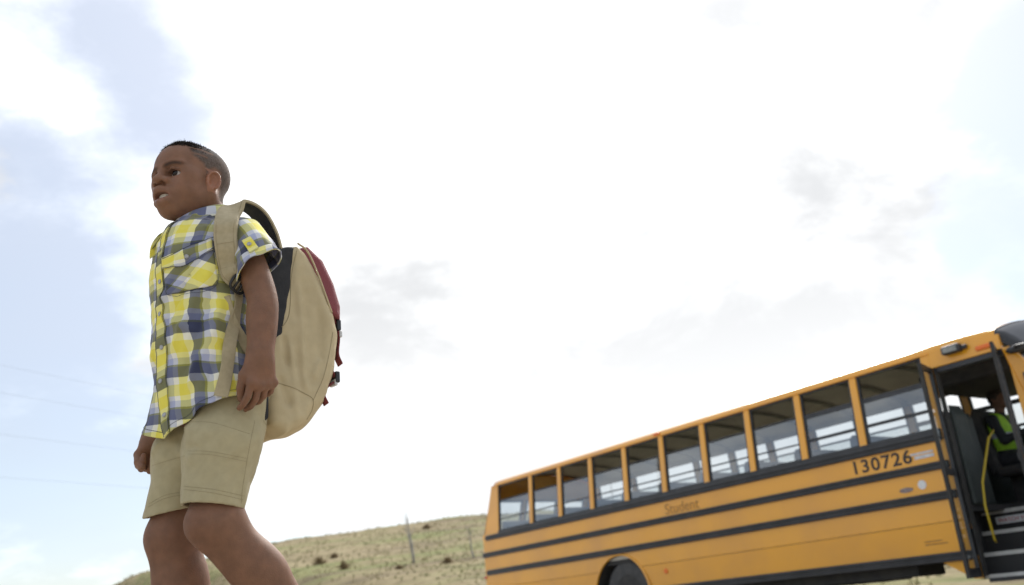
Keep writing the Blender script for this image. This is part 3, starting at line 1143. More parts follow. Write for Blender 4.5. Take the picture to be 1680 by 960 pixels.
# bonnet and nose
rows = []
for x, w_, zt in ((8.0, 1.14, 1.60), (8.4, 1.12, 1.56), (8.9, 1.06, 1.48), (9.4, .98, 1.36), (9.62, .90, 1.18), (9.70, .86, .95), (9.72, .86, .62)):
    row = [(x, -w_, .62)] + [(x, -w_ * (abs(math.cos(a)) ** .35) * (1 if math.cos(a) > 0 else -1), .80 + (zt - .80) * (math.sin(a) ** .5)) for a in np.linspace(0.001, math.pi - .001, 17)] + [(x, w_, .62)]
    rows.append(row)
MB().grid(rows).build('bonnet', M_yel, bus, smooth=45)
MB().box(9.66, 9.82, -1.15, 1.15, .45, .72).build('front_bumper', M_blk, bus, bevel=.03)
gr = MB()
for k in range(6):
    gr.box(9.705, 9.73, -.45, .45, .78 + k * .05, .80 + k * .05)
gr.build('grille', M_blk, bus)
for sgn in (-1, 1):
    MB().cyl((9.69, sgn * .68, .92), .10, .06, 'x', 20).build('headlight', M_lamp, bus, smooth=30)
    b = MB()
    rows = []
    for k in range(17):
        a = math.pi * k / 16
        rows.append([(8.75 + r * math.cos(a), sgn * y, .46 + r * math.sin(a)) for r, y in ((.56, 1.18), (.60, 1.18), (.66, 1.10), (.70, .95))])
    b.grid(rows).build('front_fender', M_yel, bus, smooth=50)
MB().box(6.3, 7.55, -.55, 1.16, 2.31, 2.50).build('added_overhead_panel', M_rub, bus, bevel=.03)  # black panel added to darken the cab and cover the driver's head
# dashboard, steering wheel
MB().box(7.45, 8.1, .0, 1.1, 1.25, 1.60).build('dashboard', M_rub, bus, bevel=.05)
t = MB()
ring = [(.22 * math.cos(a), .22 * math.sin(a), 0) for a in np.linspace(0, 2 * math.pi, 29)]
t.tube(ring, .014, 6, cap=False)
for a in (0, 2.1, 4.2):
    t.tube([(0, 0, -.03), (.21 * math.cos(a), .21 * math.sin(a), 0)], .012, 6)
MB.OX = 0
t.build('steering_wheel', M_rub, bus, smooth=True, loc=(7.56, .55, 1.74), rot=(0, R(-35), 0))
MB.OX = .0
MB().tube([(7.58, .55, 1.71), (7.95, .55, 1.35)], .03, 8).build('steering_column', M_rub, bus)
# driver seat
dsb = MB().prism([(6.92, 1.35), (7.04, 1.38), (6.97, 1.95), (6.94, 2.12), (6.88, 2.14), (6.84, 2.05)], .30, .80, 'y').build('driver_seat', M_rub, bus, bevel=.05)
MB().box(6.98, 7.40, .28, .82, 1.32, 1.44).build('cushion', M_rub, dsb, bevel=.04)
MB().box(7.05, 7.35, .45, .8, .98, 1.32).build('pedestal', M_rub, dsb)
MB.OX, MB.TUM = 0.0, False

# ------------------------------------------------------------------ sculpting with distance fields
def _n(v):
    v = np.asarray(v, float)
    return v / np.linalg.norm(v)


class Sculpt:
    """An ordered list of smooth additions / subtractions, meshed by surface nets on a sparse grid."""
    def __init__(s):
        s.pr = []

    def _push(s, fn, lo, hi, k, op):
        s.pr.append((fn, np.asarray(lo, float) - k - .012, np.asarray(hi, float) + k + .012, k, op))
        return s

    def cone(s, a, ra, b, rb, k=.01, op='+'):
        a, b = np.asarray(a, float), np.asarray(b, float)
        ba = b - a
        l2 = max(float(ba @ ba), 1e-12)

        def fn(p):
            pa = p - a
            h = np.clip(pa @ ba / l2, 0, 1)
            d = pa - h[:, None] * ba
            return np.sqrt((d * d).sum(1)) - (ra + (rb - ra) * h)
        r = max(ra, rb)
        return s._push(fn, np.minimum(a, b) - r, np.maximum(a, b) + r, k, op)

    def chain(s, pts, rs, k=.01, op='+'):
        for i in range(len(pts) - 1):
            s.cone(pts[i], rs[i], pts[i + 1], rs[i + 1], k, op)
        return s

    def limb(s, pts, rs, k=.01, n=16, self_k=.003):
        """one smooth tapered limb through the joints"""
        P_ = smooth_path(pts, n)
        r_ = smooth_path([(x, 0, 0) for x in rs], n)[:, 0]
        A, Bv, L2 = P_[:-1], np.diff(P_, axis=0), None
        L2 = (Bv * Bv).sum(1)

        def fn(p):
            d = None
            for i in range(n - 1):
                pa = p - A[i]
                h = np.clip(pa @ Bv[i] / L2[i], 0, 1)
                q = pa - h[:, None] * Bv[i]
                e = np.sqrt((q * q).sum(1)) - (r_[i] + (r_[i + 1] - r_[i]) * h)
                d = e if d is None else np.minimum(d, e)
            return d
        m = max(rs) * 1.1
        return s._push(fn, P_.min(0) - m, P_.max(0) + m, k, '+')

    def ell(s, c, r, k=.01, op='+', M=None):
        c, r = np.asarray(c, float), np.asarray(r, float)
        Mi = None if M is None else np.asarray(M, float).T

        def fn(p):
            q = p - c
            if Mi is not None:
                q = q @ Mi.T
            q = q / r
            k0 = np.sqrt((q * q).sum(1)) + 1e-9
            k1 = np.sqrt(((q / r) ** 2).sum(1)) + 1e-9
            return k0 * (k0 - 1) / k1
        m = float(r.max())
        e = r if M is None else np.array([m, m, m])
        return s._push(fn, c - e, c + e, k, op)

    def func(s, fn, lo, hi, k=0.0, op='+'):
        return s._push(fn, lo, hi, k, op)

    def eval(s, p, prims=None):
        d = np.full(len(p), 1.0)
        for fn, lo, hi, k, op in (prims if prims is not None else s.pr):
            m = np.all((p >= lo) & (p <= hi), axis=1)
            if op in 'xd':
                m[:] = True
            if not m.any():
                continue
            q = p[m] if not m.all() else p
            e = fn(q)
            c = d[m]
            if op == '+':
                h = np.maximum(k - np.abs(c - e), 0) / k if k > 0 else 0
                c = np.minimum(c, e) - h * h * k * .25
            elif op == '-':
                h = np.maximum(k - np.abs(c + e), 0) / k if k > 0 else 0
                c = np.maximum(c, -e) + h * h * k * .25
            elif op == 'x':           # intersect
                c = np.maximum(c, e)
            elif op == 'd':           # displace
                c = c + e
            d[m] = c
        return d

    def mesh(s, name, h=.002, lo=None, hi=None, B=14):
        los = np.min([q[1] for q in s.pr if q[4] == '+'], axis=0) if lo is None else np.asarray(lo)
        his = np.max([q[2] for q in s.pr if q[4] == '+'], axis=0) if hi is None else np.asarray(hi)
        nb = np.ceil((his - los) / (h * B)).astype(int) + 1
        N = nb * B + 1
        val = np.ones(N, np.float32)
        bi = np.stack(np.meshgrid(*[np.arange(n) for n in nb], indexing='ij'), -1).reshape(-1, 3)
        cen = los + (bi + .5) * B * h
        dc = s.eval(cen)
        half = B * h * .866
        act = bi[np.abs(dc) < half * 1.5 + .012]
        gi = np.stack(np.meshgrid(*[np.arange(B + 1)] * 3, indexing='ij'), -1).reshape(-1, 3)
        for b in act:
            o = los + b * B * h
            e = o + B * h
            pr = [q for q in s.pr if q[4] in 'xd' or (np.all(q[1] <= e) and np.all(q[2] >= o))]
            if not pr:
                continue
            v = s.eval(o + gi * h, pr)
            i0 = b * B
            val[i0[0]:i0[0] + B + 1, i0[1]:i0[1] + B + 1, i0[2]:i0[2] + B + 1] = v.reshape(B + 1, B + 1, B + 1)
        # deep interior blocks keep the sign of their centre
        for b in bi[(dc < 0) & ~(np.abs(dc) < half * 1.5 + .012)]:
            i0 = b * B
            val[i0[0]:i0[0] + B + 1, i0[1]:i0[1] + B + 1, i0[2]:i0[2] + B + 1] = np.minimum(val[i0[0]:i0[0] + B + 1, i0[1]:i0[1] + B + 1, i0[2]:i0[2] + B + 1], -.05)
        sg = (val < 0)
        cnt = np.zeros(N - 1, np.uint8)
        for dx in (0, 1):
            for dy in (0, 1):
                for dz in (0, 1):
                    cnt += sg[dx:N[0] - 1 + dx, dy:N[1] - 1 + dy, dz:N[2] - 1 + dz]
        cells = np.argwhere((cnt > 0) & (cnt < 8))
        nc = N - 1
        lin = (cells[:, 0] * nc[1] + cells[:, 1]) * nc[2] + cells[:, 2]
        acc = np.zeros((len(cells), 3))
        num = np.zeros(len(cells))
        corner = [(x, y, z) for x in (0, 1) for y in (0, 1) for z in (0, 1)]
        cv = [val[cells[:, 0] + c[0], cells[:, 1] + c[1], cells[:, 2] + c[2]].astype(float) for c in corner]
        for i in range(8):
            for j in range(i + 1, 8):
                ci, cj = np.array(corner[i]), np.array(corner[j])
                if np.abs(ci - cj).sum() != 1:
                    continue
                a, b = cv[i], cv[j]
                m = (a < 0) != (b < 0)
                t = a[m] / (a[m] - b[m])
                acc[m] += ci + t[:, None] * (cj - ci)
                num[m] += 1
        verts = los + (cells + acc / num[:, None]) * h
        faces = []
        for ax in range(3):
            u, w = (ax + 1) % 3, (ax + 2) % 3
            sl0 = [slice(None)] * 3
            sl1 = [slice(None)] * 3
            sl0[ax], sl1[ax] = slice(0, N[ax] - 1), slice(1, N[ax])
            a, b = sg[tuple(sl0)], sg[tuple(sl1)]
            ed = np.argwhere(a != b)
            ed = ed[(ed[:, u] > 0) & (ed[:, w] > 0) & (ed[:, u] < nc[u]) & (ed[:, w] < nc[w])]
            fl = a[ed[:, 0], ed[:, 1], ed[:, 2]]
            ids = []
            for du, dw in ((-1, -1), (0, -1), (0, 0), (-1, 0)):
                c = ed.copy()
                c[:, u] += du
                c[:, w] += dw
                ids.append(np.searchsorted(lin, (c[:, 0] * nc[1] + c[:, 1]) * nc[2] + c[:, 2]))
            q = np.stack(ids, 1)
            q[~fl] = q[~fl][:, ::-1]
            faces.append(q)
        faces = np.concatenate(faces)
        return make_mesh(name, verts, faces), verts


def make_mesh(name, verts, quads, smooth=True):
    me = bpy.data.meshes.new(name)
    nv, nq = len(verts), len(quads)
    me.vertices.add(nv)
    me.vertices.foreach_set('co', np.asarray(verts, np.float32).ravel())
    me.loops.add(nq * 4)
    me.loops.foreach_set('vertex_index', np.asarray(quads, np.int32).ravel())
    me.polygons.add(nq)
    me.polygons.foreach_set('loop_start', np.arange(0, nq * 4, 4, dtype=np.int32))
    me.polygons.foreach_set('use_smooth', np.full(nq, smooth))
    me.update(calc_edges=True)
    me.validate()
    return me


def obj_from(me, name, m, parent=None):
    o = bpy.data.objects.new(name, me)
    col.objects.link(o)
    me.materials.append(m)
    if parent: o.parent = parent
    return o


def set_col(me, colors, name='Col'):
    at = me.color_attributes.new(name, 'FLOAT_COLOR', 'POINT')
    c = np.ones((len(colors), 4), np.float32)
    c[:, :3] = colors
    at.data.foreach_set('color', c.ravel())


def fnoise(p, s, seed=0):
    """cheap smooth 3-D noise from rotated sines, -1..1"""
    r = np.random.default_rng(seed)
    out = np.zeros(len(p))
    for k in range(5):
        d = _n(r.normal(size=3))
        out += np.sin(p @ d * s * (1 + .35 * k) + r.uniform(0, 6.28))
    return out / 5


def seg_dist(p, pts):
    """distance of points to a polyline, and the position along it"""
    best, par = np.full(len(p), 9.0), np.zeros(len(p))
    pts = np.asarray(pts, float)
    for i in range(len(pts) - 1):
        a, ba = pts[i], pts[i + 1] - pts[i]
        h = np.clip((p - a) @ ba / (ba @ ba), 0, 1)
        d = np.linalg.norm(p - a - h[:, None] * ba, axis=1)
        m = d < best
        best[m] = d[m]
        par[m] = (i + h[m]) / (len(pts) - 1)
    return best, par


def folds(p, lst):
    """sum of ridges (+) and valleys (-): (polyline, height, width); ends taper off"""
    out = np.zeros(len(p))
    for pts, hgt, wd in lst:
        d, t = seg_dist(p, pts)
        out += hgt * np.exp(-(d / wd) ** 2) * np.clip(np.sin(np.pi * np.clip(t, .02, .98)) * 1.6, 0, 1)
    return out


class Loft:
    """Grid surface S(u, v) with normals; cloth pieces are cut from it."""
    def __init__(s, P):
        s.P = np.asarray(P, float)        # rows (v) x cols (u) x 3

    def normals(s):
        du = np.gradient(s.P, axis=1)
        dv = np.gradient(s.P, axis=0)
        n = np.cross(du, dv)
        return n / (np.linalg.norm(n, axis=2, keepdims=True) + 1e-12)

    def at(s, u, v):
        """bilinear sample, u and v in 0..1 arrays -> points, normals"""
        n = s.normals() if not hasattr(s, '_N') else s._N
        s._N = n
        H, W = s.P.shape[:2]
        x, y = np.clip(np.asarray(u) * (W - 1), 0, W - 1.001), np.clip(np.asarray(v) * (H - 1), 0, H - 1.001)
        i, j = x.astype(int), y.astype(int)
        fx, fy = (x - i)[..., None], (y - j)[..., None]

        def g(A):
            return (A[j, i] * (1 - fx) + A[j, i + 1] * fx) * (1 - fy) + (A[j + 1, i] * (1 - fx) + A[j + 1, i + 1] * fx) * fy
        q = g(n)
        return g(s.P), q / (np.linalg.norm(q, axis=-1, keepdims=True) + 1e-12)


def grid_obj(name, P, UV, m, parent, thick=.0016, mask=None, offset=0.0, sub=0):
    H, W = P.shape[:2]
    ii = (np.arange(H - 1)[:, None] * W + np.arange(W - 1)[None, :])
    q = np.stack([ii, ii + 1, ii + W + 1, ii + W], -1).reshape(-1, 4)
    if mask is not None:
        q = q[mask.reshape(-1)]
    V = P.reshape(-1, 3)
    used = np.unique(q)
    remap = np.full(len(V), -1)
    remap[used] = np.arange(len(used))
    me = make_mesh(name, V[used], remap[q])
    if UV is not None:
        uv = UV.reshape(-1, 2)[used]
        lay = me.uv_layers.new(name='UVMap')
        li = np.zeros(len(me.loops), np.int32)
        me.loops.foreach_get('vertex_index', li)
        lay.data.foreach_set('uv', uv[li].astype(np.float32).ravel())
    o = obj_from(me, name, m, parent)
    if thick:
        md = o.modifiers.new('solid', 'SOLIDIFY')
        md.thickness, md.offset = thick, offset
    if sub:
        md = o.modifiers.new('sub', 'SUBSURF')
        md.levels = md.render_levels = sub
    return o


def ribbon(pts, widths, side, thick):
    """strap: a flat band swept along pts; side = vectors across the band"""
    pts = np.asarray(pts, float)
    n = len(pts)
    side = np.asarray(side, float)
    if side.ndim == 1:
        side = np.tile(side, (n, 1))
    t = np.gradient(pts, axis=0)
    t /= np.linalg.norm(t, axis=1, keepdims=True)
    side = side - (side * t).sum(1, keepdims=True) * t
    side /= np.linalg.norm(side, axis=1, keepdims=True)
    nr = np.cross(t, side)
    w = np.asarray(widths, float) if hasattr(widths, '__len__') else np.full(n, widths)
    th = np.asarray(thick, float) if hasattr(thick, '__len__') else np.full(n, thick)
    prof = [(-.5, -.3), (-.46, .32), (-.36, .5), (.36, .5), (.46, .32), (.5, -.3), (.36, -.5), (-.36, -.5)]
    rows = []
    for i in range(n):
        rows.append([tuple(pts[i] + side[i] * a * w[i] + nr[i] * b * th[i]) for a, b in prof] + [tuple(pts[i] + side[i] * prof[0][0] * w[i] + nr[i] * prof[0][1] * th[i])])
    b = MB().grid(rows)
    m = len(prof) + 1
    b.f.append(tuple(range(m - 1)))
    b.f.append(tuple(range((n - 1) * m, n * m - 1)))
    return b


def smooth_path(pts, n):
    """Catmull-Rom through pts"""
    pts = np.asarray(pts, float)
    p = np.vstack([2 * pts[0] - pts[1], pts, 2 * pts[-1] - pts[-2]])
    out = []
    for t in np.linspace(0, len(pts) - 1 - 1e-6, n):
        i = int(t)
        f = t - i
        a, b, c, d = p[i], p[i + 1], p[i + 2], p[i + 3]
        out.append(.5 * (2 * b + (c - a) * f + (2 * a - 5 * b + 4 * c - d) * f * f + (3 * b - a - 3 * c + d) * f ** 3))
    return np.array(out)
# ------------------------------------------------------------------ the boy
BOY_O = Vector((-.7192, 1.9730, -.135))
BOY_A = R(-134.97)
BOY_M = Matrix.Translation(BOY_O) @ Matrix.Rotation(BOY_A, 4, 'Z')
BOY_I = BOY_M.inverted()
from mathutils.bvhtree import BVHTree

boy = empty('person', BOY_O, BOY_A)
tag(boy, 'child in plaid short-sleeved shirt and khaki shorts walking past with a backpack', 'person')


def attr_mat(name, rough=.55, sss=0.0, bump=0.0, bscale=300, spec=.35, mot=None):
    m = bpy.data.materials.new(name)
    m.use_nodes = True
    nt = m.node_tree
    b = nt.nodes['Principled BSDF']
    N, Lk = nt.nodes.new, nt.links.new
    a = N('ShaderNodeVertexColor')
    a.layer_name = 'Col'
    tc = N('ShaderNodeTexCoord')
    n = N('ShaderNodeTexNoise')
    n.inputs['Scale'].default_value = 38
    n.inputs['Detail'].default_value = 5
    Lk(tc.outputs['Object'], n.inputs['Vector'])
    mr = N('ShaderNodeMapRange')
    Lk(n.outputs['Fac'], mr.inputs[0])
    mr.inputs[1].default_value, mr.inputs[2].default_value, mr.inputs[3].default_value, mr.inputs[4].default_value = .3, .7, .84, 1.12
    mx = N('ShaderNodeMix')
    mx.data_type, mx.blend_type = 'RGBA', 'MULTIPLY'
    mx.inputs[0].default_value = 1
    Lk(a.outputs[0], mx.inputs[6])
    Lk(mr.outputs[0], mx.inputs[7])
    Lk(mx.outputs[2], b.inputs['Base Color'])
    # stubble is matt, skin has a soft sheen
    rr_ = N('ShaderNodeMapRange')
    Lk(a.outputs[0], rr_.inputs[0])
    for i_, v_ in enumerate((.085, .14, .95, rough)):
        rr_.inputs[1 + i_].default_value = v_
    if name == 'skin':
        Lk(rr_.outputs[0], b.inputs['Roughness'])
    else:
        b.inputs['Roughness'].default_value = rough
    b.inputs['Specular IOR Level'].default_value = spec
    if sss:
        b.inputs['Subsurface Weight'].default_value = sss
        b.inputs['Subsurface Radius'].default_value = (1.0, .35, .2)
        b.inputs['Subsurface Scale'].default_value = .006
    if bump:
        n2 = N('ShaderNodeTexNoise')
        n2.inputs['Scale'].default_value = bscale
        n2.inputs['Detail'].default_value = 3
        Lk(tc.outputs['Object'], n2.inputs['Vector'])
        bp = N('ShaderNodeBump')
        bp.inputs['Strength'].default_value = bump
        bp.inputs['Distance'].default_value = .002
        Lk(n2.outputs['Fac'], bp.inputs['Height'])
        Lk(bp.outputs[0], b.inputs['Normal'])
    return m


M_skin = attr_mat('skin', .46, .2, .35, 330, .5)
M_eye = attr_mat('eye', .15, 0, 0, spec=.3)
M_teeth = mat('teeth', (.75, .72, .66), .25)
M_hair = mat('hair', (.022, .018, .016), .9, (.045, .038, .034), 300, spec=.1)

SKIN = np.array((.205, .098, .054))
S = Sculpt()

# ---- head frame
H_C = np.array((.041, -.001, 1.196))
H_YAW, H_PIT, H_ROL = R(17), R(3), R(0)
H_R = np.array(Matrix.Rotation(H_YAW, 3, 'Z') @ Matrix.Rotation(H_PIT, 3, 'Y') @ Matrix.Rotation(H_ROL, 3, 'X'))
H_S = .985


def hp(x, y, z):
    return H_C + H_R @ (np.array((x, y, z)) * H_S)


def hell(c, r, k, op='+', rot=None):
    Mx = H_R if rot is None else H_R @ np.array(rot)
    S.ell(hp(*c), np.array(r) * H_S, k, op, Mx)


def hcone(a, ra, b, rb, k, op='+'):
    S.cone(hp(*a), ra * H_S, hp(*b), rb * H_S, k, op)


def rot3(ax, deg):
    return Matrix.Rotation(R(deg), 3, ax)


# torso, neck
S.ell((.015, 0, .90), (.082, .112, .17), .01)
S.ell((.010, 0, .72), (.066, .098, .14), .06)
S.ell((-.015, 0, .65), (.066, .092, .07), .04)
S.cone((-.005, -.10, 1.015), .040, (-.005, .10, 1.015), .040, .06)
S.cone((-.012, 0, 1.03), .054, (.012, 0, 1.15), .045, .05)
# skull and face
hell((-.016, 0, .026), (.088, .0715, .073), .03)
hell((.034, 0, .025), (.059, .0595, .057), .03)
hell((.034, 0, -.028), (.050, .054, .070), .03)
hell((.036, 0, -.064), (.049, .039, .034), .03)
hell((.0715, 0, -.0890), (.0175, .021, .0150), .024)              # chin
for s in (-1, 1):
    hcone((.0, s * .050, -.046), .020, (.054, s * .018, -.086), .0145, .026)      # jaw line
    hell((.051, s * .034, -.042), (.027, .0240, .028), .026)       # cheeks
    hcone((.0845, s * .011, .0110), .0068, (.0710, s * .046, .0105), .0072, .012)  # brow
    hell((.0525, s * .051, -.012), (.018, .012, .014), .022)       # cheek bone
hell((.070, 0, -.060), (.025, .030, .025), .020)                   # mouth barrel
# eye sockets
for s in (-1, 1):
    hell((.0880, s * .0300, -.0095), (.0155, .0200, .0120), .011, '-')
# nose
hcone((.0825, 0, .005), .0072, (.0960, 0, -.018), .0092, .011)
hell((.1000, 0, -.0255), (.0138, .0138, .0112), .008)
for s in (-1, 1):
    hell((.0890, s * .0172, -.0290), (.0132, .0105, .0098), .005)
    hell((.0965, s * .0100, -.0375), (.0080, .0056, .0072), .0025, '-')
# eyelids: a shell round the eyeball with an almond slit
EYE = (.0670, .0300, -.0108)
for s in (-1, 1):
    hell((EYE[0], s * EYE[1], EYE[2]), (.0172, .0178, .0160), .007)
    hell((EYE[0] + .014, s * (EYE[1] + .001), EYE[2] - .0008), (.0130, .0180, .0068), .0018, '-', rot3('X', s * -6))
    # fold of the upper lid
    S.chain([hp(.0830, s * .0165, -.0050), hp(.0868, s * .0290, .0002), hp(.0775, s * .0445, -.0055)], [.0020, .0026, .0020], .003)
# lips, parted
for s in (-1, 1):
    S.chain([hp(.0750, s * .0275, -.0640), hp(.0905, s * .0145, -.0560), hp(.0975, s * .0040, -.0520), hp(.0970, 0, -.0528)], [.0044, .0092, .0098, .0094], .005)
    S.chain([hp(.0745, s * .0270, -.0665), hp(.0885, s * .0145, -.0790), hp(.0930, 0, -.0820)], [.0044, .0088, .0102], .006)
hell((.0945, 0, -.0668), (.0170, .0220, .0070), .0020, '-')
hell((.0975, 0, -.0430), (.0045, .0035, .008), .004, '-')          # philtrum
# ears
for s in (-1, 1):
    er = np.array(rot3('Z', -s * 24)) @ np.array(rot3('Y', -12))
    c = (.000, s * .0715, -.0200)
    hell(c, (.0165, .0046, .0245), .006, '+', er)
    ring = []
    for a in np.linspace(R(-50), R(235), 14):
        v = er @ np.array((-.0150 * math.cos(a - math.pi), s * .0050, .0225 * math.sin(a) + .001))
        ring.append(hp(c[0] + v[0], c[1] + v[1], c[2] + v[2]))
    S.chain(ring, [.0030] * 14, .003)
    ed = er @ np.array((.0005, s * .0070, .0015))
    hell((c[0] + ed[0], c[1] + ed[1], c[2] + ed[2]), (.0088, .0078, .0135), .003, '-', er)
    ed = er @ np.array((.0035, s * .0010, -.0205))
    hell((c[0] + ed[0], c[1] + ed[1], c[2] + ed[2]), (.0075, .0040, .0068), .005, '+', er)
    ed = er @ np.array((.0120, s * .0040, -.0030))
    hell((c[0] + ed[0], c[1] + ed[1], c[2] + ed[2]), (.0035, .0035, .0055), .004)

# ---- arms
def arm(sh, el, fo, wr, k=.03):
    S.limb([sh, el, fo, wr], [.038, .0338, .0345, .0262], .02)


def hand(W, D, T, B, spread, curls, thumb_curl, sc=1.0):
    """W wrist, D along the hand, T towards the thumb, B out of the back of the hand"""
    W, D = np.asarray(W, float), _n(D)
    T = _n(np.asarray(T, float) - D * np.dot(T, D))
    B = _n(np.asarray(B, float) - D * np.dot(B, D) - T * np.dot(B, T))

    def q(d, t, b):
        return W + (D * d + T * t + B * b) * sc
    # palm
    S.cone(q(-.01, .004, 0), .0225 * sc, q(.018, .0, 0), .0215 * sc, .02)
    for t0, t1 in ((.018, .0255), (.008, .0095), (-.004, -.0075), (-.014, -.0235)):
        S.cone(q(.006, t0 * .8, .001), .0150 * sc, q(.060 - abs(t1 - .008) * .22, t1, .002), .0118 * sc, .014)
    knuck = []
    for i, (t, ln, r, ang) in enumerate(zip((.0290, .0100, -.0090, -.0272), (.064, .070, .064, .050), (.0078, .0080, .0077, .0069), curls)):
        p = q(.060 - abs(t - .008) * .22, t, .002)
        knuck.append(p)
        a = ang[0]
        pts, rs = [p], [r * sc * 1.08]
        for seg, frac in enumerate((.44, .31, .25)):
            a = sum(ang[:seg + 1])
            d = D * math.cos(a) - B * math.sin(a) + T * spread[i]
            p = p + _n(d) * ln * frac * sc
            pts.append(p)
            rs.append(r * sc * (1.02, .94, .80)[seg])
        for k in range(3):
            S.cone(pts[k], rs[k], pts[k + 1], rs[k + 1], .004 if k == 0 else .001)
        S.ell(pts[0] + B * .004 * sc, [.0088 * sc] * 3, .007)
    # thumb leaves the side of the palm near its base
    p0, p1 = q(.010, .018, -.006), q(.036, .036, -.013)
    p2 = p1 + _n(D * math.cos(thumb_curl) + T * .10 - B * math.sin(thumb_curl) * .7) * .028 * sc
    p3 = p2 + _n(D * math.cos(thumb_curl + .2) - T * .22 - B * math.sin(thumb_curl) * .9) * .024 * sc
    S.cone(p0, .0135 * sc, p1, .0115 * sc, .012)
    S.cone(p1, .0110 * sc, p2, .0095 * sc, .003)
    S.cone(p2, .0095 * sc, p3, .0078 * sc, .002)


L_W = np.array((-.032, .205, .705))
arm((-.022, .130, 1.005), (-.042, .186, .865), (-.038, .199, .795), L_W)
hand(L_W, (-.08, -.04, -1), (1, .10, .06), (-.05, 1, 0), (.10, .03, -.04, -.10),
     ((R(20), R(24), R(18)), (R(26), R(30), R(20)), (R(32), R(34), R(22)), (R(40), R(36), R(24))), R(25), .98)
R_W = np.array((.026, -.196, .600))
arm((-.025, -.130, 1.005), (-.022, -.195, .80), (-.008, -.198, .74), R_W)
hand(R_W, (.05, .05, -1), (1, -.15, .05), (0, -1, 0), (.02, .0, -.02, -.04),
     ((R(55), R(70), R(50)), (R(58), R(75), R(50)), (R(60), R(75), R(50)), (R(62), R(75), R(50))), R(45), .98)

# ---- legs
S.limb([(-.012, .058, .62), (.004, .078, .48), (.003, .086, .385)], [.044, .048, .0515], .03)     # left thigh
S.ell((.034, .088, .372), (.026, .034, .036), .03)
S.limb([(.0, .086, .372), (-.070, .090, .292), (-.115, .092, .245), (-.205, .094, .150)], [.052, .051, .050, .031], .03)
S.ell((-.092, .092, .282), (.045, .044, .060), .03, '+', np.array(rot3('Y', 45)))
S.limb([(-.012, -.058, .62), (.016, -.076, .48), (.020, -.084, .375)], [.044, .047, .050], .03)   # right thigh
S.ell((.047, -.084, .366), (.024, .034, .036), .03)
S.limb([(.017, -.084, .362), (.004, -.086, .26), (-.002, -.086, .19), (-.012, -.086, .085)], [.050, .054, .046, .031], .03)
S.ell((-.022, -.086, .255), (.038, .042, .075), .03)
# kneecaps, hollows beside them, shin edge, tendons behind the knee
S.ell((.054, .092, .374), (.012, .021, .023), .022)
S.ell((.060, -.084, .368), (.011, .021, .023), .022)
S.cone((.030, .092, .335), .010, (-.085, .094, .215), .010, .02)
S.cone((.052, -.086, .330), .010, (.030, -.086, .150), .010, .02)
S.ell((-.062, .080, .398), (.012, .018, .030), .02, '-')
# feet inside the shoes
S.chain([(-.205, .094, .150), (-.185, .094, .085), (-.105, .094, .035)], [.031, .032, .022], .02)
S.chain([(-.012, -.086, .085), (-.005, -.086, .055), (.09, -.086, .04)], [.031, .032, .022], .02)

body_me, bv = S.mesh('body', .0025)
body = obj_from(body_me, 'body', M_skin, boy)


# ---- pixel of a point of the boy (used to lay out hairline, seams and trims on the finished surfaces)
def boy_px(P):
    M_ = np.array(BOY_M)
    W = P @ M_[:3, :3].T + M_[:3, 3]
    z = W @ np.array(CAM_F)
    return np.stack([840 + F_PX * (W @ np.array(CAM_R)) / z, 480 - F_PX * (W @ np.array(CAM_U)) / z], 1)


def in_poly(q, poly):
    x, y = q[:, 0], q[:, 1]
    c = np.zeros(len(q), bool)
    n = len(poly)
    for i in range(n):
        (x0, y0), (x1, y1) = poly[i], poly[(i + 1) % n]
        m = ((y0 > y) != (y1 > y)) & (x < (x1 - x0) * (y - y0) / (y1 - y0 + 1e-12) + x0)
        c ^= m
    return c


def poly_dist(q, poly):
    d = np.full(len(q), 1e9)
    n = len(poly)
    for i in range(n):
        a, b = np.array(poly[i], float), np.array(poly[(i + 1) % n], float)
        ba = b - a
        h = np.clip((q - a) @ ba / (ba @ ba), 0, 1)
        d = np.minimum(d, np.linalg.norm(q - a - h[:, None] * ba, axis=1))
    return d


def head_local(P):
    return ((P - H_C) @ H_R) / H_S


HAIR_POLY = [(255, 240), (269, 241), (290, 240), (305, 240.5), (311, 247), (315, 256), (325, 263), (333, 270), (337, 280), (338, 291),
             (341, 288), (344, 280), (352, 278), (359, 284), (360, 300), (356, 318), (358, 338), (385, 348), (420, 300), (400, 225), (330, 195), (255, 205)]

hl = head_local(bv)
is_head = (bv[:, 2] > 1.085) & (np.linalg.norm((hl - np.array((0, 0, .01))) , axis=1) < .16)
mir = hl.copy()
mir[:, 1] = np.abs(mir[:, 1])
mpx = boy_px((mir * H_S) @ H_R.T + H_C)
inside = in_poly(mpx, HAIR_POLY) & is_head
pd = poly_dist(mpx, HAIR_POLY)
# skip the ears themselves
ear = (np.abs(hl[:, 1]) > .0665) & (np.abs(hl[:, 0] + .001) < .021) & (np.abs(hl[:, 2] + .019) < .030) & (np.abs(hl[:, 1]) > .0685)
inside &= ~ear
inside &= ~((hl[:, 2] < -.055))
dens = np.where(inside, np.clip(pd / 5.0, 0, 1), 0)
top = sstep(.045, .085, hl[:, 2] + .12 * (hl[:, 0] + .02))
dens_c = dens * (.78 + .22 * top)
# two shaved lines at the temple
ln = np.zeros(len(bv))
for A in ([(308, 241), (330, 246), (349, 254)], [(312, 250), (326, 253), (340, 259)]):
    dd, tt = seg_dist(np.column_stack([mpx, np.zeros(len(mpx))]), [(x, y, 0) for x, y in A])
    ln = np.maximum(ln, np.exp(-(dd / 1.1) ** 2))
dens_c *= 1 - .75 * ln * is_head

colr = np.tile(SKIN, (len(bv), 1))
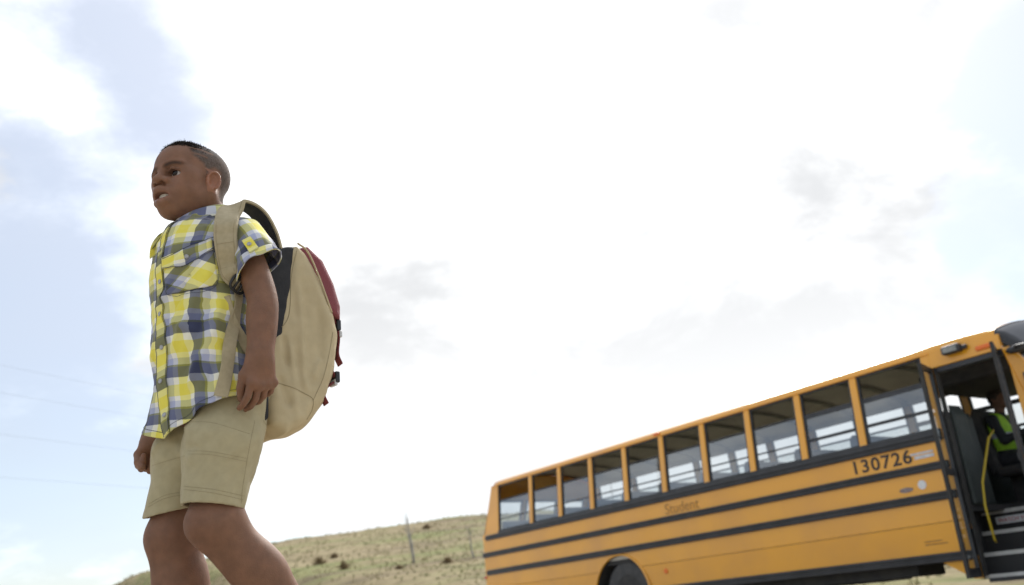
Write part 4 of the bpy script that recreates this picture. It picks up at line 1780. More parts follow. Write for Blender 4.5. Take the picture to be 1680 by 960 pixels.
# warmer cheeks and ears, darker brow, knees, elbows, knuckles; lips; inside of the mouth
def blob(c, r, P=hl):
    return np.exp(-(((P - np.array(c)) / np.array(r)) ** 2).sum(1))


def tint(w, c):
    global colr
    colr = colr * (1 - w[:, None]) + np.array(c) * w[:, None]


for s in (-1, 1):
    tint(.5 * is_head * blob((.06, s * .035, -.03), (.03, .02, .025)), (.31, .138, .074))
    tint(.45 * is_head * ear, (.34, .140, .074))
    # eyebrow hair
    for t in np.linspace(0, 1, 9):
        tint(.7 * is_head * blob((.0885 - .015 * t * t, s * (.014 + .036 * t), .0085 + .0050 * math.sin(t * 3.0)), (.013, .0055, .0042)), (.02, .014, .011))
    tint(.9 * is_head * blob((.083, s * .0310, -.0070), (.012, .0190, .0060)), (.055, .026, .017))
lipw = np.zeros(len(bv))
for y in np.linspace(-.022, .022, 9):
    zc = -.0545 - .0075 * (abs(y) / .02) ** 1.5
    lipw = np.maximum(lipw, blob((.094 - .013 * (abs(y) / .02) ** 2, y, zc), (.012, .004, .0048)))
tint(.9 * is_head * lipw, (.150, .060, .046))
lipw *= 0
for y in np.linspace(-.022, .022, 9):
    zc = -.0785 + .0115 * (abs(y) / .02) ** 2
    lipw = np.maximum(lipw, blob((.092 - .013 * (abs(y) / .02) ** 2, y, zc), (.012, .004, .0055)))
tint(.9 * is_head * lipw, (.36, .160, .130))
tint(np.clip(1.2 * is_head * blob((.082, 0, -.0655), (.0080, .020, .0055)), 0, 1), (.03, .01, .008))
for c, r in (((.05, .088, .372), (.03, .035, .05)), ((.06, -.084, .366), (.03, .035, .05)), ((-.085, .19, .86), (.02, .03, .03))):
    tint(.55 * blob(c, r, bv), (.165, .075, .044))
front_top = np.clip((hl[:, 0] + .03) * 12, 0, 1) * top
grain = .6 + .7 * rng.random(len(bv))
hc = (np.array((.085, .074, .066))[None, :] * (1 - front_top[:, None]) + np.array((.026, .021, .019))[None, :] * front_top[:, None]) * grain[:, None]  # side stubble lightened to grey: sky light on it is put into the colour
wv = np.clip(dens_c * 1.05, 0, .96)[:, None]
colr = colr * (1 - wv) + hc * wv
set_col(body_me, np.clip(colr, 0, 1))

# ---- hair: thousands of short tight hairs; longer on top
hm = MB()
cand = np.where(inside & (rng.random(len(bv)) < .8))[0]
V, Fc = [], []
nrm = np.zeros(len(body_me.vertices) * 3, np.float32)
body_me.vertices.foreach_get('normal', nrm)
nrm = nrm.reshape(-1, 3)
for i in cand:
    de = dens[i]
    tp = float(top[i])
    fr_ = float(np.clip((hl[i, 0] + .03) * 12, .0, 1)) * tp
    if rng.random() > (.10 + .9 * fr_) * de or ln[i] > .35:
        continue
    fr0 = float(np.clip((hl[i, 0] + .035) * 11, .15, 1))
    length = (.0012 + .0058 * tp * fr0 * float(np.clip(.35 + (hl[i, 0] + .04) * 8, .3, 1))) * (.45 + .55 * de) * rng.uniform(.6, 1.25)
    for _ in range(int(1 + 5 * fr_)):
        n0 = nrm[i].astype(float)
        d = _n(n0 + rng.normal(size=3) * 1.1)
        sd_ = _n(np.cross(d, rng.normal(size=3))) * .0006
        b0 = bv[i] + rng.normal(size=3) * .0009 - n0 * .0004
        m_ = b0 + d * length * .6
        t_ = b0 + d * length + rng.normal(size=3) * length * .35
        o = len(V)
        V += [b0 - sd_, b0 + sd_, m_ + sd_ * .9, m_ - sd_ * .9, t_]
        Fc += [(o, o + 1, o + 2, o + 3), (o + 3, o + 2, o + 4)]
hme = bpy.data.meshes.new('hair')
hme.from_pydata([tuple(v) for v in V], [], Fc)
hair = obj_from(hme, 'hair', M_hair, boy)
tag(hair, kind='stuff')

# ---- eyes and teeth
GAZE = _n(np.array((1.0, .12, .04)))
for s in (-1, 1):
    e = MB().lathe((0, 0, 0), [(.0005, -.0143)] + [(.0143 * math.sin(a), -.0143 * math.cos(a)) for a in np.linspace(.15, math.pi - .12, 26)] + [(.0004, .0145)], 'x', 28)
    me = e.mesh('eye')
    pv = np.array([v.co[:] for v in me.vertices])
    ang = np.degrees(np.arctan2(np.hypot(pv[:, 1], pv[:, 2]), pv[:, 0]))
    cc = np.where(ang[:, None] < 13, (.004, .003, .003), np.where(ang[:, None] < 34, (.016, .009, .006), (.50, .46, .43)))
    set_col(me, cc)
    me.polygons.foreach_set('use_smooth', [True] * len(me.polygons))
    o = obj_from(me, 'eye', M_eye, boy)
    gz = H_R @ GAZE
    o.location = hp(EYE[0], s * EYE[1], EYE[2])
    o.rotation_euler = Vector(gz).to_track_quat('X', 'Z').to_euler()
tb = MB()
for k in range(-4, 4):
    y0, y1 = (k + .05) * .0056, (k + .95) * .0056
    def tx(y): return .0900 - 17 * y * y
    h_ = .0100 if abs(k + .5) < 1.6 else .0085
    ps = []
    for y in (y0, y1):
        for dx, zt in ((0, -.0575), (0, -.0575 - h_), (-.004, -.0575 - h_), (-.004, -.0575)):
            ps.append(hp(tx(y) + dx, y, zt))
    tb.add(ps, [(0, 1, 2, 3), (4, 7, 6, 5), (0, 4, 5, 1), (1, 5, 6, 2), (2, 6, 7, 3), (3, 7, 4, 0)])
tb.build('teeth', M_teeth, boy, bevel=.0008)
# ------------------------------------------------------------------ clothes
def plaid_mat(name, angle=0.0, period=.104, uoff=0.0, voff=0.0):
    """woven plaid: warp and weft run the same stripe sequence; where they cross the threads blend"""
    m = bpy.data.materials.new(name)
    m.use_nodes = True
    nt = m.node_tree
    b = nt.nodes['Principled BSDF']
    N, Lk = nt.nodes.new, nt.links.new
    uv = N('ShaderNodeUVMap')
    uv.uv_map = 'UVMap'
    mp = N('ShaderNodeMapping')
    mp.inputs['Rotation'].default_value = (0, 0, R(angle))
    mp.inputs['Scale'].default_value = (1 / (period * 1.06), 1 / (period * .90), 1)
    mp.inputs['Location'].default_value = (uoff, voff, 0)
    # the weave drifts a little
    n0 = N('ShaderNodeTexNoise')
    n0.inputs['Scale'].default_value = 14
    Lk(uv.outputs[0], n0.inputs['Vector'])
    ad = N('ShaderNodeVectorMath')
    ad.operation = 'MULTIPLY_ADD'
    Lk(n0.outputs['Color'], ad.inputs[0])
    ad.inputs[1].default_value = (.006, .006, 0)
    Lk(uv.outputs[0], ad.inputs[2])
    Lk(ad.outputs[0], mp.inputs[0])
    sp = N('ShaderNodeSeparateXYZ')
    Lk(mp.outputs[0], sp.inputs[0])
    seq = [(0.0, (.80, .70, .10)), (.27, (.82, .80, .66)), (.44, (.045, .052, .100)), (.68, (.105, .115, .055)), (.73, (.40, .43, .60)), (.88, (.84, .82, .72))]
    cols = []
    for k in range(2):
        fr = N('ShaderNodeMath')
        fr.operation = 'FRACT'
        Lk(sp.outputs[k], fr.inputs[0])
        rp_ = N('ShaderNodeValToRGB')
        rp_.color_ramp.interpolation = 'CONSTANT'
        el = rp_.color_ramp.elements
        while len(el) < len(seq):
            el.new(.5)
        for e, (p, c) in zip(el, seq):
            e.position, e.color = p, (*c, 1)
        Lk(fr.outputs[0], rp_.inputs[0])
        cols.append(rp_.outputs[0])
    mu = N('ShaderNodeVectorMath')
    mu.operation = 'MULTIPLY'
    Lk(cols[0], mu.inputs[0])
    Lk(cols[1], mu.inputs[1])
    sq = N('ShaderNodeVectorMath')
    sq.operation = 'POWER' if 'POWER' in [i.identifier for i in sq.bl_rna.properties['operation'].enum_items] else 'MULTIPLY'
    Lk(mu.outputs[0], sq.inputs[0])
    sq.inputs[1].default_value = (.5, .5, .5)
    Lk(sq.outputs[0], b.inputs['Base Color'])
    b.inputs['Roughness'].default_value = .85
    b.inputs['Specular IOR Level'].default_value = .2
    b.inputs['Sheen Weight'].default_value = .15
    # fine thread relief
    w = N('ShaderNodeTexNoise')
    w.inputs['Scale'].default_value = 900
    Lk(uv.outputs[0], w.inputs['Vector'])
    bp = N('ShaderNodeBump')
    bp.inputs['Strength'].default_value = .15
    bp.inputs['Distance'].default_value = .001
    Lk(w.outputs['Fac'], bp.inputs['Height'])
    Lk(bp.outputs[0], b.inputs['Normal'])
    return m


M_plaid = plaid_mat('plaid')
M_plaid_b = plaid_mat('plaid_bias', 45, .104, .1, .15)
M_plaid_c = plaid_mat('plaid_collar', 8, .104, .55, .3)
M_plaid_d = plaid_mat('plaid_trim', 0, .104, .0, .35)
M_button = mat('button', (.45, .46, .47), .3, (.3, .3, .32), 200)
M_thread = mat('stitching', (.055, .065, .09), .8)
M_khaki = mat('khaki_cotton', (.430, .370, .225), .85, (.395, .340, .205), 60, bump=.12, bscale=700, spec=.2, sheen=.1)
M_seam = mat('khaki_stitch', (.30, .25, .145), .9)
M_shoe = mat('shoe_canvas', (.06, .07, .09), .8, (.09, .1, .12), 40)
M_sole = mat('shoe_sole', (.6, .58, .54), .7)


def bvh_of(objs):
    dg = bpy.context.evaluated_depsgraph_get()
    V, Pg = [], []
    for o in objs:
        me = o.evaluated_get(dg).to_mesh()
        off = len(V)
        V += [v.co[:] for v in me.vertices]
        Pg += [tuple(i + off for i in p.vertices) for p in me.polygons]
        o.evaluated_get(dg).to_mesh_clear()
    return BVHTree.FromPolygons(V, Pg)


def hit(px, py, bvh):
    """where the line of sight through a pixel meets a surface of the boy (boy coordinates)"""
    o = BOY_I @ Vector((0, 0, 0))
    d = (BOY_I.to_3x3() @ pix_dir(px, py)).normalized()
    p, n, i, dist = bvh.ray_cast(o, d)
    if p is None:
        return None, None
    if n.dot(d) > 0:
        n = -n
    return np.array(p), np.array(n)


def hit_path(pix, bvh, n, lift=.0):
    pts = smooth_path([(x, y, 0) for x, y in pix], n)
    P, Nn = [], []
    for x, y, _ in pts:
        p, q = hit(x, y, bvh)
        if p is not None:
            P.append(p + q * lift)
            Nn.append(q)
    return np.array(P), np.array(Nn)


# ---- shirt body: a loose tube from hem to collar, theta = 0 at the button placket
NU, NV = 260, 190
th = np.linspace(-math.pi, math.pi, NU)
vv = np.linspace(0, 1, NV)
TH, VV = np.meshgrid(th, vv)
z_hem = .600 + .034 * np.sin(np.abs(TH)) ** 2 - .022 * (np.abs(TH) < 2.2) * np.exp(-(TH / .55) ** 2) - .012 * np.cos(TH * 1)
z_top = 1.100 - .022 * np.cos(TH)
Z = z_hem + (z_top - z_hem) * VV
zk = [.55, .62, .70, .78, .86, .94, .99, 1.03, 1.06, 1.085, 1.105, 1.13]
fr = np.interp(Z, zk, [.086, .088, .094, .103, .110, .116, .114, .108, .096, .080, .064, .052])
bk = np.interp(Z, zk, [-.118, -.112, -.098, -.088, -.086, -.086, -.080, -.072, -.062, -.054, -.048, -.042])
wd = np.interp(Z, zk, [.152, .149, .142, .137, .137, .140, .136, .122, .100, .074, .060, .052])
cf = np.where(np.cos(TH) > 0, 1, 0)
mid = (fr + bk) / 2
hd = (fr - bk) / 2
ex = 2.35
ct, st = np.cos(TH), np.sin(TH)
rad = (np.abs(ct) ** ex + np.abs(st) ** ex) ** (-1 / ex)
X = mid + hd * rad * ct
Y = wd * rad * st * np.where(st < 0, 1 - .08 * np.clip((1.04 - Z) / .1, 0, 1) - .10 * np.clip((.80 - Z) / .2, 0, 1), 1)
P = np.stack([X, Y, Z], -1)
# drape: folds that grow towards the hem, tension folds from the armpit, soft rumples everywhere
nr = Loft(P).normals()
if (nr[:, NU // 2, 0].mean()) < 0:
    nr = -nr
q = P.reshape(-1, 3)
low = np.clip(1 - (Z - .6) / .34, 0, 1).reshape(-1)
thf = TH.reshape(-1)
disp = low ** 1.3 * (.0085 * np.sin(5 * thf + .9 + 1.2 * np.sin(2 * thf)) + .0045 * np.sin(9 * thf + 12 * (q[:, 2] - .6)) + .0025 * np.sin(15 * thf + 2))
disp += .0042 * fnoise(q * np.array((1, 1, .55)), 42, 3) + .0030 * fnoise(q * np.array((1, 1, .8)), 95, 4) + .0012 * fnoise(q, 210, 5)
disp += folds(q, [
    ([(.085, .118, .98), (.105, .06, .90), (.115, .0, .85)], 0.0081, .0096), ([(.07, .13, .95), (.10, .075, .86), (.112, .02, .79)], -0.0081, .0096),
    ([(.05, .138, .93), (.085, .10, .82), (.105, .04, .73)], 0.0095, .0104), ([(.03, .14, .90), (.07, .115, .78), (.098, .06, .67)], -0.0081, .0112),
    ([(.02, .14, .86), (.06, .125, .73), (.09, .075, .63)], 0.0108, .0128), ([(-.02, .14, .86), (.03, .135, .72), (.06, .115, .62)], -0.0081, .0104),
    ([(.105, .03, .84), (.10, .07, .80), (.07, .12, .78)], 0.0054, .0080), ([(.11, .02, .75), (.10, .06, .72), (.07, .12, .71)], -0.0061, .0096),
    ([(.10, -.03, .80), (.10, -.07, .72), (.09, -.10, .64)], 0.0108, .0128)])
# the right front panel kicks forward below the last button
kick = np.exp(-((thf + .62) / .36) ** 2) * np.clip(1 - (q[:, 2] - .57) / .12, 0, 1) ** 1.5
kick2 = np.exp(-((thf - .0) / .25) ** 2) * np.clip(1 - (q[:, 2] - .57) / .09, 0, 1) ** 1.5
P = (q + nr.reshape(-1, 3) * disp[:, None] + kick[:, None] * np.array((.036, -.008, .0)) - kick2[:, None] * np.array((.012, -.012, 0))).reshape(NV, NU, 3)
shirtL = Loft(P)
# arc length from the placket gives straight stripes
du = np.linalg.norm(np.diff(P, axis=1), axis=2)
arc = np.concatenate([np.zeros((NV, 1)), np.cumsum(du, 1)], 1)
c0 = arc[:, NU // 2][:, None]
UVs = np.stack([(arc - c0) * .97 + .047, Z + .012 * np.sin(TH)], -1)
shirt = grid_obj('shirt', P, UVs, M_plaid, boy, .0018)

# ---- sleeves
def sleeve(sgn):
    C_ = np.array([(-.016, .070, 1.030), (-.020, .100, 1.020), (-.026, .128, 1.002), (-.034, .152, .975), (-.038, .170, .948), (-.040, .181, .924)])
    rr = np.array([.056, .058, .060, .0570, .0545, .0555])
    C_ = smooth_path(C_, 46)
    rr = np.interp(np.linspace(0, 5, 46), np.arange(6), rr)
    if sgn < 0:
        C_ = C_ * np.array((1, -1, 1))
    A = np.linspace(-math.pi, math.pi, 100)
    rows, uvs = [], []
    T_ = np.gradient(C_, axis=0)
    T_ /= np.linalg.norm(T_, axis=1, keepdims=True)
    ln_ = np.concatenate([[0], np.cumsum(np.linalg.norm(np.diff(C_, axis=0), axis=1))])
    for i in range(46):
        t = T_[i]
        f_ = np.array((1., 0, 0)) - t * t[0]
        f_ /= np.linalg.norm(f_)
        o_ = np.cross(t, f_)
        if o_[1] * sgn < 0:
            o_ = -o_
        k = i / 45
        r1, r2 = rr[i] * .98, rr[i] * (.92 + .10 * k)
        skew = .030 * k ** 2
        ring = C_[i] + np.cos(A)[:, None] * f_ * r1 + np.sin(A)[:, None] * o_ * r2 + t * ((.022 * np.cos(A) - .006 * np.sin(A)) * k ** 2)[:, None]
        w_ = (.0040 * np.sin(3 * A + 7 * k) + .003 * np.sin(5 * A - 9 * k + 1)) * (k ** .8) + .0020 * fnoise(ring, 95, 8 + (sgn > 0))
        ring = ring + (np.cos(A)[:, None] * f_ + np.sin(A)[:, None] * o_) * w_[:, None]
        rows.append(ring)
        uvs.append(np.stack([A * .060 + .02, np.full(100, -ln_[i] + .10)], -1))
    return Loft(np.array(rows)), np.array(uvs)


SL = {}
for sgn in (1, -1):
    lf, uvs = sleeve(sgn)
    SL[sgn] = lf
    sv = grid_obj('sleeve', lf.P, uvs, M_plaid, shirt, .0018)
    # turned hem band
    n_ = lf.normals()
    if ((lf.P[40] - lf.P[40].mean(0)) * n_[40]).sum() < 0:
        n_ = -n_
    grid_obj('sleeve_hem', (lf.P + n_ * .0016)[39:46], uvs[39:46] + np.array((.03, .04)), M_plaid, shirt, .0014)

# ---- collar: a stand round the neck and two pointed leaves folded over it
def collar():
    A = np.linspace(-math.pi * .965, math.pi * .965, 120)      # 0 at the back
    rows, uvs = [], []
    for k, (dr, dz) in enumerate([(.000, -.012), (.001, .004), (.0025, .018), (.006, .0235), (.0105, .0205), (.0150, .010), (.0195, -.004), (.0235, -.016)]):
        frac = k / 7
        pt = []
        for a in A:
            fw = abs(a) / math.pi                      # 0 back .. 1 front
            ca, sa = math.cos(a), math.sin(a)
            cx = .014
            rx, ry = .052 + dr, .0515 + dr
            z = 1.098 - .024 * (-ca) + dz * (1 - .18 * fw)
            x, y = cx - ca * rx, sa * ry
            if k >= 3:
                # leaf grows longer to a point at the front
                ext = np.clip((fw - .55) / .42, 0, 1) ** 1.6 * (k - 3) / 4
                z -= (.034 if sa > 0 else .052) * ext
                x += (.020 if sa > 0 else .034) * ext
                y += math.copysign(.021 * ext, sa)
            if k < 3:
                x += .004 * fw
            pt.append((x, y, z))
        rows.append(pt)
        uvs.append([(a * .055, frac * .045) for a in A])
    return np.array(rows), np.array(uvs)


cP, cU = collar()
grid_obj('collar', cP, cU, M_plaid_c, shirt, .0022, sub=1)

# the right leaf stands away from the chest
A0, B0, A1, C1 = np.array((.066, -.020, 1.088)), np.array((.104, -.030, 1.056)), np.array((.080, -.030, 1.030)), np.array((.121, -.036, .990))
lP = np.zeros((14, 14, 3))
lU = np.zeros((14, 14, 2))
for j in range(14):
    for i in range(14):
        u, v = i / 13, j / 13
        lP[j, i] = (A0 * (1 - u) + B0 * u) * (1 - v) + (A1 * (1 - u) + C1 * u) * v + np.array((.006, -.003, .004)) * math.sin(math.pi * v) 
        lU[j, i] = (u * .06 + .02, v * .07 + .015)
grid_obj('collar_leaf', lP, lU, M_plaid_c, shirt, .0022, sub=1)
shirt_bvh = bvh_of([shirt])


def patch(name, quad, bvh, m, parent, nu, nv, lift, size, thick=.0014, shape=None, bulge=0.0):
    """cloth patch laid on a surface: quad = four pixels (tl, tr, br, bl); size = (w, h) in metres for the weave"""
    P_ = np.zeros((nv, nu, 3))
    UV_ = np.zeros((nv, nu, 2))
    ok = np.ones((nv, nu), bool)
    for j in range(nv):
        for i in range(nu):
            u, v = i / (nu - 1), j / (nv - 1)
            if shape:
                u, v = shape(u, v)
            a = np.array(quad[0]) * (1 - u) + np.array(quad[1]) * u
            b = np.array(quad[3]) * (1 - u) + np.array(quad[2]) * u
            x, y = a * (1 - v) + b * v
            p, n = hit(x, y, bvh)
            if p is None:
                ok[j, i] = False
                continue
            P_[j, i] = p + n * (lift + bulge * math.sin(math.pi * min(max(u, 0), 1)) * math.sin(math.pi * min(max(v, 0), 1)))
            UV_[j, i] = (u * size[0], -v * size[1])
    mk = ok[:-1, :-1] & ok[1:, :-1] & ok[:-1, 1:] & ok[1:, 1:]
    return grid_obj(name, P_, UV_, m, parent, thick, mask=mk)


def stitches(name, pix, bvh, m, parent, lift=.0012, r=.0005, n=60):
    P_, _ = hit_path(pix, bvh, n, lift)
    if len(P_) > 3:
        # smooth
        for _ in range(2):
            P_[1:-1] = (P_[:-2] + P_[1:-1] * 2 + P_[2:]) / 4
        return MB().tube(P_, r, 4).build(name, m, parent, smooth=True)


def button(px, py, bvh, parent, r=.0052, lift=.0030):
    p, n = hit(px, py, bvh)
    if p is None:
        return
    b = MB().lathe((0, 0, 0), [(r * .9, -.0012), (r, -.0004), (r, .0006), (r * .86, .0012), (r * .72, .0006), (r * .2, .0005)], 'z', 20)
    o = b.build('button', M_button, parent, smooth=35)
    o.location = p + n * lift
    o.rotation_euler = Vector(n).to_track_quat('Z', 'Y').to_euler()
    for k in range(4):
        a = math.pi / 4 + k * math.pi / 2
    return o


# pocket with buttoned flap, cut on the bias
PK = [(270, 436), (348, 394), (357, 467), (275, 484)]
pocket = patch('pocket', PK, shirt_bvh, M_plaid_b, shirt, 28, 26, .0026, (.105, .10), shape=None, bulge=.004)
FL = [(269, 425), (347, 392), (348, 412), (270, 442)]
def flap_shape(u, v):
    return u, v * (1 + .42 * max(0, 1 - abs(u - .5) / .5) * 1.0)
flap = patch('pocket_flap', FL, shirt_bvh, M_plaid_d, shirt, 30, 12, .0062, (.105, .045), shape=flap_shape, bulge=.002)
stitches('stitching', [(273, 440), (276, 482), (310, 483), (356, 465), (348, 396)], shirt_bvh, M_thread, shirt, .0060)
stitches('stitching', [(269, 427), (346, 394), (347, 411), (308, 434), (271, 441)], shirt_bvh, M_thread, shirt, .0088, .0007)
pk_bvh = bvh_of([shirt, pocket, flap])
button(306, 421, pk_bvh, shirt, .0048, .002)

# placket down the front with buttons
PL = []
for vz in np.linspace(0, .985, 70):
    PL.append(vz)
us = np.linspace(-.052, .052, 8) / (2 * math.pi) * 2 + .519
Pp = np.zeros((70, 8, 3))
Up = np.zeros((70, 8, 2))
for j, vz in enumerate(PL):
    p, n = shirtL.at(us, np.full(8, vz))
    if n[4][0] < 0:
        n = -n
    Pp[j] = p + n * .0030
    Up[j] = np.stack([(us - .5) * .7, np.full(8, vz * .5)], -1)
placket = grid_obj('placket', Pp, Up, M_plaid_d, shirt, .0018)
for k in (0, 7):
    MB().tube(Pp[:, k] + np.array((.0012, 0, 0)), .0006, 4).build('stitching', M_thread, shirt, smooth=True)
pl_bvh = bvh_of([placket])
for vz in (.085, .235, .385, .535, .685, .835):
    p, n = shirtL.at(np.array([.521]), np.array([vz]))
    n = n[0] if n[0][0] > 0 else -n[0]
    b = MB().lathe((0, 0, 0), [(.0047, -.0012), (.0054, -.0004), (.0054, .0006), (.0047, .0013), (.0038, .0006), (.001, .0005)], 'z', 20).build('button', M_button, shirt, smooth=35)
    b.location = p[0] + n * .0052
    b.rotation_euler = Vector(n).to_track_quat('Z', 'Y').to_euler()

# sleeve tab with button
sl_obj = [o for o in shirt.children if o.name.startswith('sleeve')]
sl_bvh = bvh_of([o for o in sl_obj])
def tab_shape(u, v):
    return u, v
tab = patch('sleeve_tab', [(398, 396), (411, 389), (424, 408), (410, 417)], sl_bvh, M_plaid_d, shirt, 10, 14, .0030, (.022, .05))
button(409, 401, bvh_of([tab]), shirt, .0050, .0022)

# hem stitching
hemP = (P + 0)[4]
MB().tube(P[5] + Loft(P).normals()[5] * (.0012 if nr[5, NU // 2, 0] * Loft(P).normals()[5, NU // 2, 0] > 0 else -.0012), .0006, 4).build('stitching', M_thread, shirt, smooth=True)

# ---- shorts
SH = Sculpt()
SH.ell((-.040, .004, .660), (.094, .114, .105), .03)
SH.chain([(-.046, .060, .65), (-.012, .076, .54), (.014, .086, .405)], [.080, .076, .0640], .035)
SH.chain([(-.040, -.054, .66), (.000, -.066, .55), (.026, -.078, .40)], [.074, .070, .0610], .035)
def sh_disp(p):
    d = -.0028 * fnoise(p * np.array((1, 1, .8)), 55, 21) - .0016 * fnoise(p, 120, 22)
    d -= folds(p, [([(.075, .03, .60), (.07, .08, .57), (.03, .14, .55)], .006, .010), ([(.08, .02, .57), (.08, .07, .535), (.05, .13, .52)], -.005, .010),
                   ([(-.06, .10, .60), (-.06, .14, .56), (-.02, .16, .52)], .006, .011), ([(-.09, .06, .57), (-.07, .12, .53)], -.005, .010),
                   ([(.085, .06, .52), (.08, .11, .50)], .004, .009), ([(.08, -.03, .58), (.09, -.08, .54)], .006, .011),
                   ([(.06, .0, .56), (.08, .04, .50), (.085, .06, .44)], .005, .012), ([(-.07, .08, .50), (-.05, .13, .45)], -.004, .010),
                   ([(.03, .145, .60), (.02, .15, .50), (.02, .15, .42)], .004, .016)])
    return d
SH.func(sh_disp, (-1, -1, -1), (1, 1, 2), op='d')
def shell(p):
    # hems: left leg opening tips down at the back, right leg opening tips down at the front
    left = .408 - .10 * (p[:, 0] - .014) * .0 + (p[:, 0] - .014) * .13 + (p[:, 1] - .084) * -.05
    right = .420 + (p[:, 0] - .03) * -.20
    hem = np.where(p[:, 1] > 0.0, left, right)
    return np.maximum(hem - p[:, 2], p[:, 2] - .745)
SH.func(shell, (-1, -1, -1), (1, 1, 2), op='x')
solid_pr = list(SH.pr)
SHi = Sculpt()
SHi.pr = [q_ for q_ in solid_pr if q_[4] != 'x']
def hollow(p):
    return -(SHi.eval(p) + .0075)
SH.func(hollow, (-1, -1, -1), (1, 1, 2), op='x')
sh_me, sv_ = SH.mesh('shorts', .003)
shorts = obj_from(sh_me, 'shorts', M_khaki, boy)
so_bvh = bvh_of([shorts])
for pix in ([(301, 803), (350, 809), (399, 820)], [(302, 798), (350, 803), (401, 814)], [(308, 740), (345, 741), (404, 752)], [(309, 745), (345, 746), (403, 757)],
            [(312, 692), (350, 694), (410, 712)], [(418, 690), (408, 740), (398, 800), (396, 826)], [(243, 832), (270, 818), (299, 812)], [(244, 827), (270, 813), (299, 807)],
            [(250, 764), (275, 756), (303, 748)], [(432, 690), (440, 705), (436, 722)]):
    stitches('seam', pix, so_bvh, M_seam, shorts, .0002, .00045, 70)

# ---- shoes
def shoe(heel, toe, up):
    heel, toe = np.array(heel), np.array(toe)
    D = _n(toe - heel)
    U_ = _n(np.array(up, float) - D * np.dot(up, D))
    W_ = np.cross(U_, D)
    K = Sculpt()
    Mx = np.stack([D, W_, U_], 1)
    ln_ = np.linalg.norm(toe - heel)
    K.ell(heel + D * .045 + U_ * .045, (.050, .036, .046), .02, '+', Mx)
    K.ell(heel + D * ln_ * .62 + U_ * .030, (ln_ * .36, .040, .034), .03, '+', Mx)
    K.cone(heel + D * .045 + U_ * .05, .036, heel + D * .05 + U_ * .088, .038, .02)
    K.cone(heel + D * .05 + U_ * .075, .030, heel + D * .05 + U_ * .14, .031, .004, '-')
    K.func(lambda p: -((p - heel) @ U_), (-1, -1, -1), (1, 1, 2), op='x')
    me, _ = K.mesh('shoe', .004)
    o = obj_from(me, 'shoe', M_shoe, boy)
    sole = MB()
    ring = []
    for a in np.linspace(0, 2 * math.pi, 32, endpoint=False):
        x = ln_ * .48 + ln_ * .53 * math.cos(a)
        y = (.036 + .007 * math.cos(a)) * math.sin(a)
        ring.append(heel + D * x + W_ * y)
    sole.add([tuple(r_ - U_ * .016) for r_ in ring] + [tuple(r_ + U_ * .006) for r_ in ring],
             [tuple(range(32))[::-1], tuple(range(32, 64))] + [(i, (i + 1) % 32, 32 + (i + 1) % 32, 32 + i) for i in range(32)])
    sole.build('sole', M_sole, o, bevel=.003)


shoe((-.062, -.086, .018), (.138, -.090, .018), (0, 0, 1))
shoe((-.232, .094, .130), (-.105, .096, .012), (.5, 0, 1))
# ------------------------------------------------------------------ backpack on the boy's back
M_bag = mat('bag_canvas', (.52, .43, .265), .85, (.475, .39, .24), 30, bump=.10, bscale=900, spec=.2)
M_bagb = mat('bag_black', (.014, .014, .016), .8, (.022, .022, .024), 60, bump=.2, bscale=500)
M_mesh = mat('red_mesh', (.30, .075, .085), .8, (.20, .045, .055), 260, bump=.5, bscale=500, stretch=(1, 1, 4))
M_redd = mat('red_webbing', (.20, .035, .04), .8, (.15, .03, .035), 100)
M_web = mat('khaki_webbing', (.45, .375, .235), .85, (.40, .335, .205), 90, bump=.3, bscale=800)
M_plast = mat('black_plastic', (.015, .015, .016), .35)
M_bseam = mat('bag_stitch', (.33, .27, .16), .9)

pack = empty('backpack', BOY_O, BOY_A)
tag(pack, 'khaki canvas backpack with black back panel and red mesh pocket worn by the child', 'backpack')


def poly_sdf2(x, y, poly):
    d = np.full(len(x), 1e9)
    s = np.zeros(len(x), bool)
    n = len(poly)
    for i in range(n):
        (x0, y0), (x1, y1) = poly[i], poly[(i + 1) % n]
        ex, ey = x1 - x0, y1 - y0
        h = np.clip(((x - x0) * ex + (y - y0) * ey) / (ex * ex + ey * ey), 0, 1)
        d = np.minimum(d, np.hypot(x - x0 - ex * h, y - y0 - ey * h))
        m = ((y0 > y) != (y1 > y)) & (x < ex * (y - y0) / (ey + 1e-12) + x0)
        s ^= m
    return np.where(s, -d, d)


def slab(poly, hw, r, bulge=0.0, lc=0.0):
    def fn(p):
        f, l, z = p[:, 0], p[:, 1] - lc, p[:, 2]
        b = 1 - np.clip(np.abs(l) / hw, 0, 1) ** 2
        f = f + bulge * b * sstep(-.13, -.25, f)
        d2 = poly_sdf2(f, z, poly) + r
        dl = np.abs(l) - hw + r
        return np.hypot(np.maximum(d2, 0), np.maximum(dl, 0)) + np.minimum(np.maximum(d2, dl), 0) - r
    return fn


K = Sculpt()
khaki = [(-.150, 1.020), (-.120, .83), (-.095, .77), (-.098, .64), (-.108, .588), (-.142, .566), (-.188, .602), (-.235, .660), (-.262, .740), (-.276, .825), (-.266, .872), (-.228, .962), (-.193, 1.022), (-.172, 1.034)]
K.func(slab(khaki, .128, .020, .052), (-.36, -.14, .52), (-.06, .14, 1.06), 0, '+')


